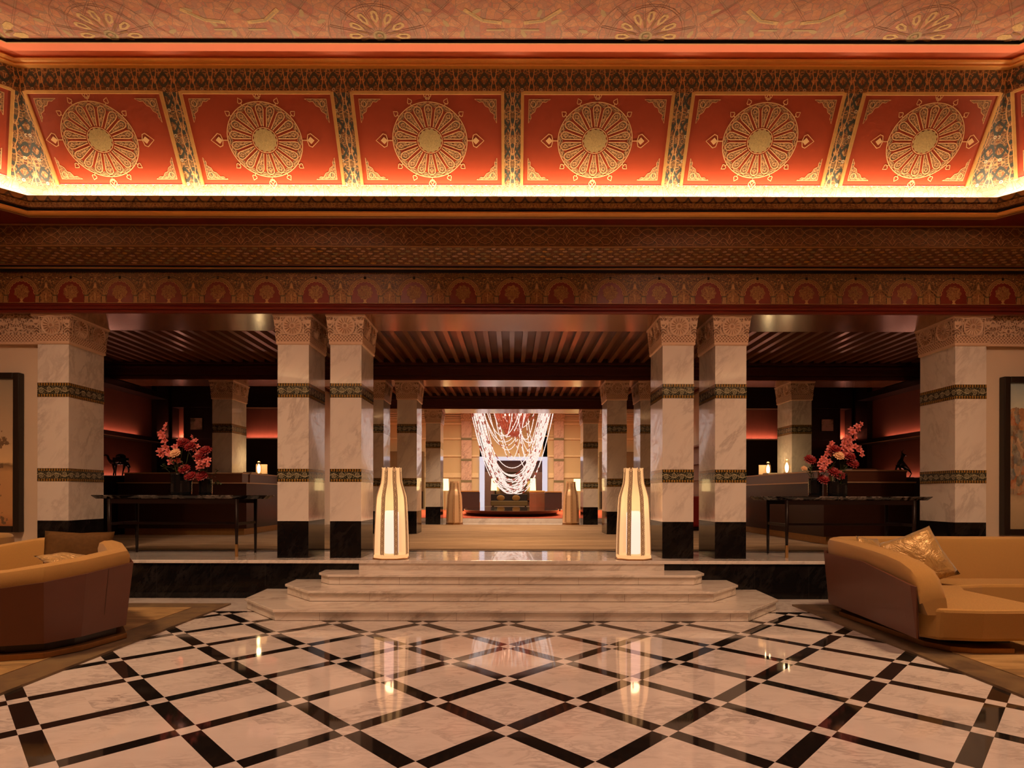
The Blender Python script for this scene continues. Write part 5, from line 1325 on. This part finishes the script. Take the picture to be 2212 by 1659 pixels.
def block_sofa(lab, px0, px1, d, py0, py1, mat, name='lounge_sofa'):
    xa, xb = X(px0, d), X(px1, d); zt = Z(py0, d)-LZ
    t = thing(name, lab, 'sofa', ((xa+xb)/2, d, LZ+.012)); w = (xb-xa)/2
    MB().box(-w, w, 0, .22, .12, zt).build('back_panel', mat, t, bevel=.03)
    MB().box(-w+.02, w-.02, -.02, .24, zt, zt+.05).build('top_rail', M['mustard'], t)
    MB().box(-w+.02, w-.02, .22, .9, .12, .45).build('seat', M['mustard'], t, bevel=.04)
    for sx in (-1, 1):
        for yy in (.05, .8): MB().box(sx*(w-.10)-.03, sx*(w-.10)+.03, yy, yy+.06, 0, .12).build('leg', M['dark_wood'], t)
M['sofa_dark'] = flat('dark_brown_lounge', (.030, .018, .015), .5)
block_sofa('dark brown sofa back at the left of the dais in the far lounge', 994, 1036, 28.5, 1063, 1097, M['sofa_dark'])
block_sofa('dark brown sofa back at the right of the dais in the far lounge', 1177, 1214, 28.5, 1064, 1097, M['sofa_dark'])
t = thing('lounge_armchair', 'brown leather armchair with orange rim behind the dais at the right', 'armchair', (X(1159, 29.5), 29.3, LZ+.012))
MB().prism([(-.36, -.3), (-.05, -.4), (.40, -.3), (.36, .4), (-.36, .4)], .06, .92).build('leather_shell', M['leather2'] if 'leather2' in M else flat('cognac_leather', (.16, .065, .03), .5), t, bevel=.03)
MB().prism([(-.37, -.31), (-.05, -.41), (.41, -.31), (.37, .41), (-.37, .41)], .92, 1.02).build('rim', M['mustard'], t, bevel=.03)
MB().box(-.3, .3, -.2, .35, 0, .06).build('plinth', M['bronze'], t)
t = thing('lounge_daybed', 'low olive daybed with cushions seen through the silver frame', 'sofa', (X(1100, 37), 37, LZ))
MB().box(-1.2, 1.2, 0, .8, .1, .42).build('seat', flat('olive_velvet', (.16, .10, .03), .7), t, bevel=.05); MB().box(-1.2, 1.2, .7, .9, .3, .85).build('backrest', M['sofa_dark'], t, bevel=.04)
for k in (-1, 1): MB().box(k*1.05-.05, k*1.05+.05, .1, .2, 0, .1).build('leg', M['dark_wood'], t)
for k, lb in ((-.55, 'left yellow cushion on the low daybed through the silver frame'), (.45, 'right yellow cushion on the low daybed through the silver frame')):
    tag(MB().ball((0, 0, 0), .26, 12, 8, 0, 1, .45, .75).build('cushion', M['mustard'], None, (X(1100, 37)+k, 37.35, LZ+.60), smooth=True), lb, 'cushion')
for s_, lb in ((-1, 'tall dark brown cabinet against the far wall, partly hidden behind the left pillars'), (1, 'tall dark brown cabinet against the far wall, partly hidden behind the right pillars')):
    t = thing('tall_cabinet', lb, 'cabinet', (s_*6.25, FD-.75, LZ))
    MB().box(-1.05, 1.05, 0, .6, 0, 1.0).build('base_unit', M['dark_wood'], t)
    MB().box(-1.05, 1.05, .1, .6, 1.0, 3.35).build('body', wood('cabinet_brown', (.10, .055, .022), (.17, .10, .04), .4, .2, 8, 1), t)
    for k in (-1, 1): MB().box(k*.52-.5, k*.52+.5, .07, .1, 1.05, 3.3).build('door', wood('cabinet_door', (.12, .07, .03), (.19, .11, .05), .4, .2, 8, 1), t)
# things glimpsed in the right gap
t = thing('bookcase', 'shelf unit with small ornaments glimpsed between the two right front pillars', 'shelf', (5.86, 17.6, FZ), 0)
b = MB()
for z in (.9, 1.45, 1.95, 2.5): b.box(-.12, .12, 0, 1.8, z, z+.05)
b.box(.10, .13, 0, 1.8, .05, 2.55); b.build('shelves', M['brown_panel'], t)
MB().box(-.14, .12, 0, 1.8, 0, .08).build('base', M['dark_wood'], t)
t = thing('red_armchair', 'red armchair glimpsed between the two right front pillars', 'armchair', (5.2, 16.2, FZ+.014))
MB().prism([(-.4, -.35), (.4, -.35), (.45, .35), (-.45, .35)], .1, .95).build('shell', flat('red_velvet', (.38, .015, .012), .6), t, bevel=.06)
MB().box(-.33, .33, -.3, .3, 0, .1).build('base', M['dark_wood'], t)

# dais
t = thing('round_dais', 'low black glossy oval dais under the strand chandelier', 'dais', (X(1105, 24.6), 24.6, LZ+.012))
def oval(a, c, n=40, p=2.6): return [(a*abs(math.cos(x))**(2/p)*(1 if math.cos(x) > 0 else -1), c*abs(math.sin(x))**(2/p)*(1 if math.sin(x) > 0 else -1)) for x in [2*PI*k/n for k in range(n)]]
MB().prism(oval(1.80, 3.2), 0, .13, None, oval(1.97, 3.4)).build('base', M['black_gloss'], t, auto=40)
MB().prism(oval(1.97, 3.4), .13, .215, None, oval(1.99, 3.42)).build('top', M['black_gloss'], t, auto=40)
MB().prism(oval(1.995, 3.425), .215, .222).build('rim', M['trim_light'], t)
MB().prism(oval(1.97, 3.4), .222, .226).build('surface', M['black_gloss'], t)

# chandelier
cx, cy, ch_top = X(1106, 23.4), 23.3, 6.55
t = thing('strand_chandelier', 'huge chandelier of glowing draped bead strands over the dais', 'chandelier', (cx, cy, 0))
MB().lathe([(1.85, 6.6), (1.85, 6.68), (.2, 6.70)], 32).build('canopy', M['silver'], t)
def drape(a0, a1, r0, r1, zb, k=26, sk=0.0):
    P = []
    x0_, y0_, x1_, y1_ = r0*math.cos(a0), r0*math.sin(a0), r1*math.cos(a1), r1*math.sin(a1)
    for i in range(k+1):
        f = i/k; g = 2*f-1; wx = f
        z = zb+(6.6-zb)*abs(g)**2.15
        P.append((x0_+(x1_-x0_)*wx, y0_+(y1_-y0_)*wx, z))
    return P
random.seed(21)
zbm = Z(1067, 23.3)
spec = []
for k in range(30):
    a = PI+random.uniform(-.62, .62); c = random.uniform(-.62, .62)
    spec.append((a, c, random.uniform(1.7, 2.02), random.uniform(1.7, 2.02), zbm+abs(random.gauss(0, .42))))
for k in range(9):
    a = PI+random.uniform(-.9, .9); c = a+PI+random.uniform(-1.3, 1.3)
    spec.append((a, c, random.uniform(.9, 1.6), random.uniform(.9, 1.6), random.uniform(2.4, 4.3)))
for k in range(9):
    a = random.uniform(-.9, .9); c = PI/2*random.choice((-1, 1))+random.uniform(-1, 1)
    spec.append((a, c, 1.6, random.uniform(.2, 1.0), random.uniform(2.2, 3.9)))
for a, c, r0, r1, zb in spec:
    MB().tube(drape(a, c, r0, r1, zb), .017, 5).build('strand', M['strand'], t)
b = MB()
for k in range(26):
    a = 2*PI*k/26
    for q in range(3):
        r = .80-.16*q; b.tube([(r*math.cos(a), r*math.sin(a), 5.6), ((r-.06)*math.cos(a), (r-.06)*math.sin(a), 4.85-.25*q), ((r-.25)*math.cos(a+.1), (r-.25)*math.sin(a+.1), 4.5-.28*q), ((r-.35)*math.cos(a), (r-.35)*math.sin(a), 4.55-.3*q)], .018, 4)
b.build('coral_cluster', M['coral'], t)
M['coral_glow'] = emis('coral_bulb', (1, .55, .35), 5)
b = MB()
for k in range(14):
    a = 2*PI*k/14; b.ball((.42*math.cos(a), .42*math.sin(a), 4.75+.1*(k % 3)), .05, 8, 5)
b.build('bulb_cluster', M['coral_glow'], t)

# ------------------------------------------------------------------ lights
def area(name, loc, rot, sx, sy, e, col, spread=PI):
    L = bpy.data.lights.new(name, 'AREA'); L.shape = 'RECTANGLE'; L.size = sx; L.size_y = sy; L.energy = e; L.color = col; L.spread = spread
    o = bpy.data.objects.new(name, L); COL.objects.link(o); o.location = loc; o.rotation_euler = rot; return o
WARM = (1.0, .60, .40)
area('lobby_downlight', (0, 3.2, 7.3), (0, 0, 0), 5.0, 2.5, 155, WARM, math.radians(125))
for x in (-5.6, 5.6): area('sofa_downlight', (x, 4.6, 7.2), (math.radians(12), 0, 0), .9, .9, 100, (1, .60, .33), math.radians(95))
# accent spots for the pillar fronts and the bouquets
for x, e in ((-7.3, 150), (-3.0, 170), (3.0, 170), (7.3, 150)):
    L = bpy.data.lights.new('pillar_spot', 'SPOT'); L.energy = e*2.6; L.color = (1, .60, .38); L.spot_size = math.radians(46); L.spot_blend = .8; L.shadow_soft_size = .12
    o = bpy.data.objects.new('pillar_spot', L); COL.objects.link(o); o.location = (x*.75, 2.6, 7.2)
    d = Vector((x, 9.1, 2.3))-Vector(o.location); o.rotation_euler = d.to_track_quat('-Z', 'Y').to_euler()
# cove: lights in the trough, aimed up the sloping panels
R = ring(.10)
for e in range(8):
    a, c = R[e], R[(e+1) % 8]; L_ = math.hypot(c[0]-a[0], c[1]-a[1]); ang = math.atan2(c[1]-a[1], c[0]-a[0])
    area('cove_light', ((a[0]+c[0])/2, (a[1]+c[1])/2, 5.88), (PI-.55, 0, ang), L_-.1, .04, 17*L_, (1, .75, .53), math.radians(160))
# added overhead fill for the platform bays, narrow spread avoids floor reflections
for x in (-5.5, 0, 5.5):
    area('bay_fill', (x, 12.0, 4.80), (0, 0, 0), 2.0, 1.0, 12 if x else 100, (1, .62, .36), math.radians(110))
    area('bay_fill', (x*.9, 17.0, 4.80), (0, 0, 0), 2.0, 1.0, 5 if x else 120, (1, .62, .36), math.radians(110))
for x in (-1.9, 1.9):  # added spots that brighten the copper lanterns, no fixture there
    L = bpy.data.lights.new('lantern_fill', 'SPOT'); L.energy = 160; L.color = (1, .68, .42); L.spot_size = math.radians(50); L.spot_blend = .6; L.shadow_soft_size = .08
    o = bpy.data.objects.new('lantern_fill', L); COL.objects.link(o); o.location = (x*.6, 16.6, 4.75); o.rotation_euler = (Vector((x, 19.0, 1.2))-Vector(o.location)).to_track_quat('-Z', 'Y').to_euler()
area('lounge_light', (0, 27.5, 6.9), (0, 0, 0), 9, 9, 1250, (1, .74, .46), math.radians(150))
area('parlour_light', (0, 38.5, 6.5), (0, 0, 0), 4, 3, 260, (1, .7, .5))
area('chandelier_glow', (cx, cy, 6.5), (0, 0, 0), 2.6, 2.6, 160, (1, .78, .68))
w = bpy.data.worlds.new('world'); sc.world = w; w.use_nodes = True
w.node_tree.nodes['Background'].inputs[0].default_value = (.9, .45, .25, 1); w.node_tree.nodes['Background'].inputs[1].default_value = .02

# ------------------------------------------------------------------ camera and colour
cam_d = bpy.data.cameras.new('camera'); cam_o = bpy.data.objects.new('camera', cam_d); COL.objects.link(cam_o)
cam_o.location = (0, 0, CZ); cam_o.rotation_euler = (PI/2, math.radians(-.12), 0)
cam_d.sensor_width = 36; cam_d.lens = F0/2212*36; cam_d.shift_y = (H0-829.5)/2212; cam_d.shift_x = .5/2212
cam_d.clip_end = 200
sc.camera = cam_o
sc.view_settings.view_transform = 'Standard'; sc.view_settings.look = 'None'; sc.view_settings.gamma = 1; sc.view_settings.exposure = 0
sc.view_settings.use_curve_mapping = False
cy_ = sc.cycles
cy_.use_denoising = True
try: cy_.denoiser = 'OPENIMAGEDENOISE'
except Exception: pass
cy_.use_adaptive_sampling = True; cy_.adaptive_threshold = .08; cy_.adaptive_min_samples = 16
cy_.max_bounces = 6; cy_.diffuse_bounces = 4; cy_.glossy_bounces = 3; cy_.transparent_max_bounces = 8; cy_.transmission_bounces = 4
cy_.caustics_reflective = False; cy_.caustics_refractive = False; cy_.sample_clamp_indirect = 6; cy_.blur_glossy = .3
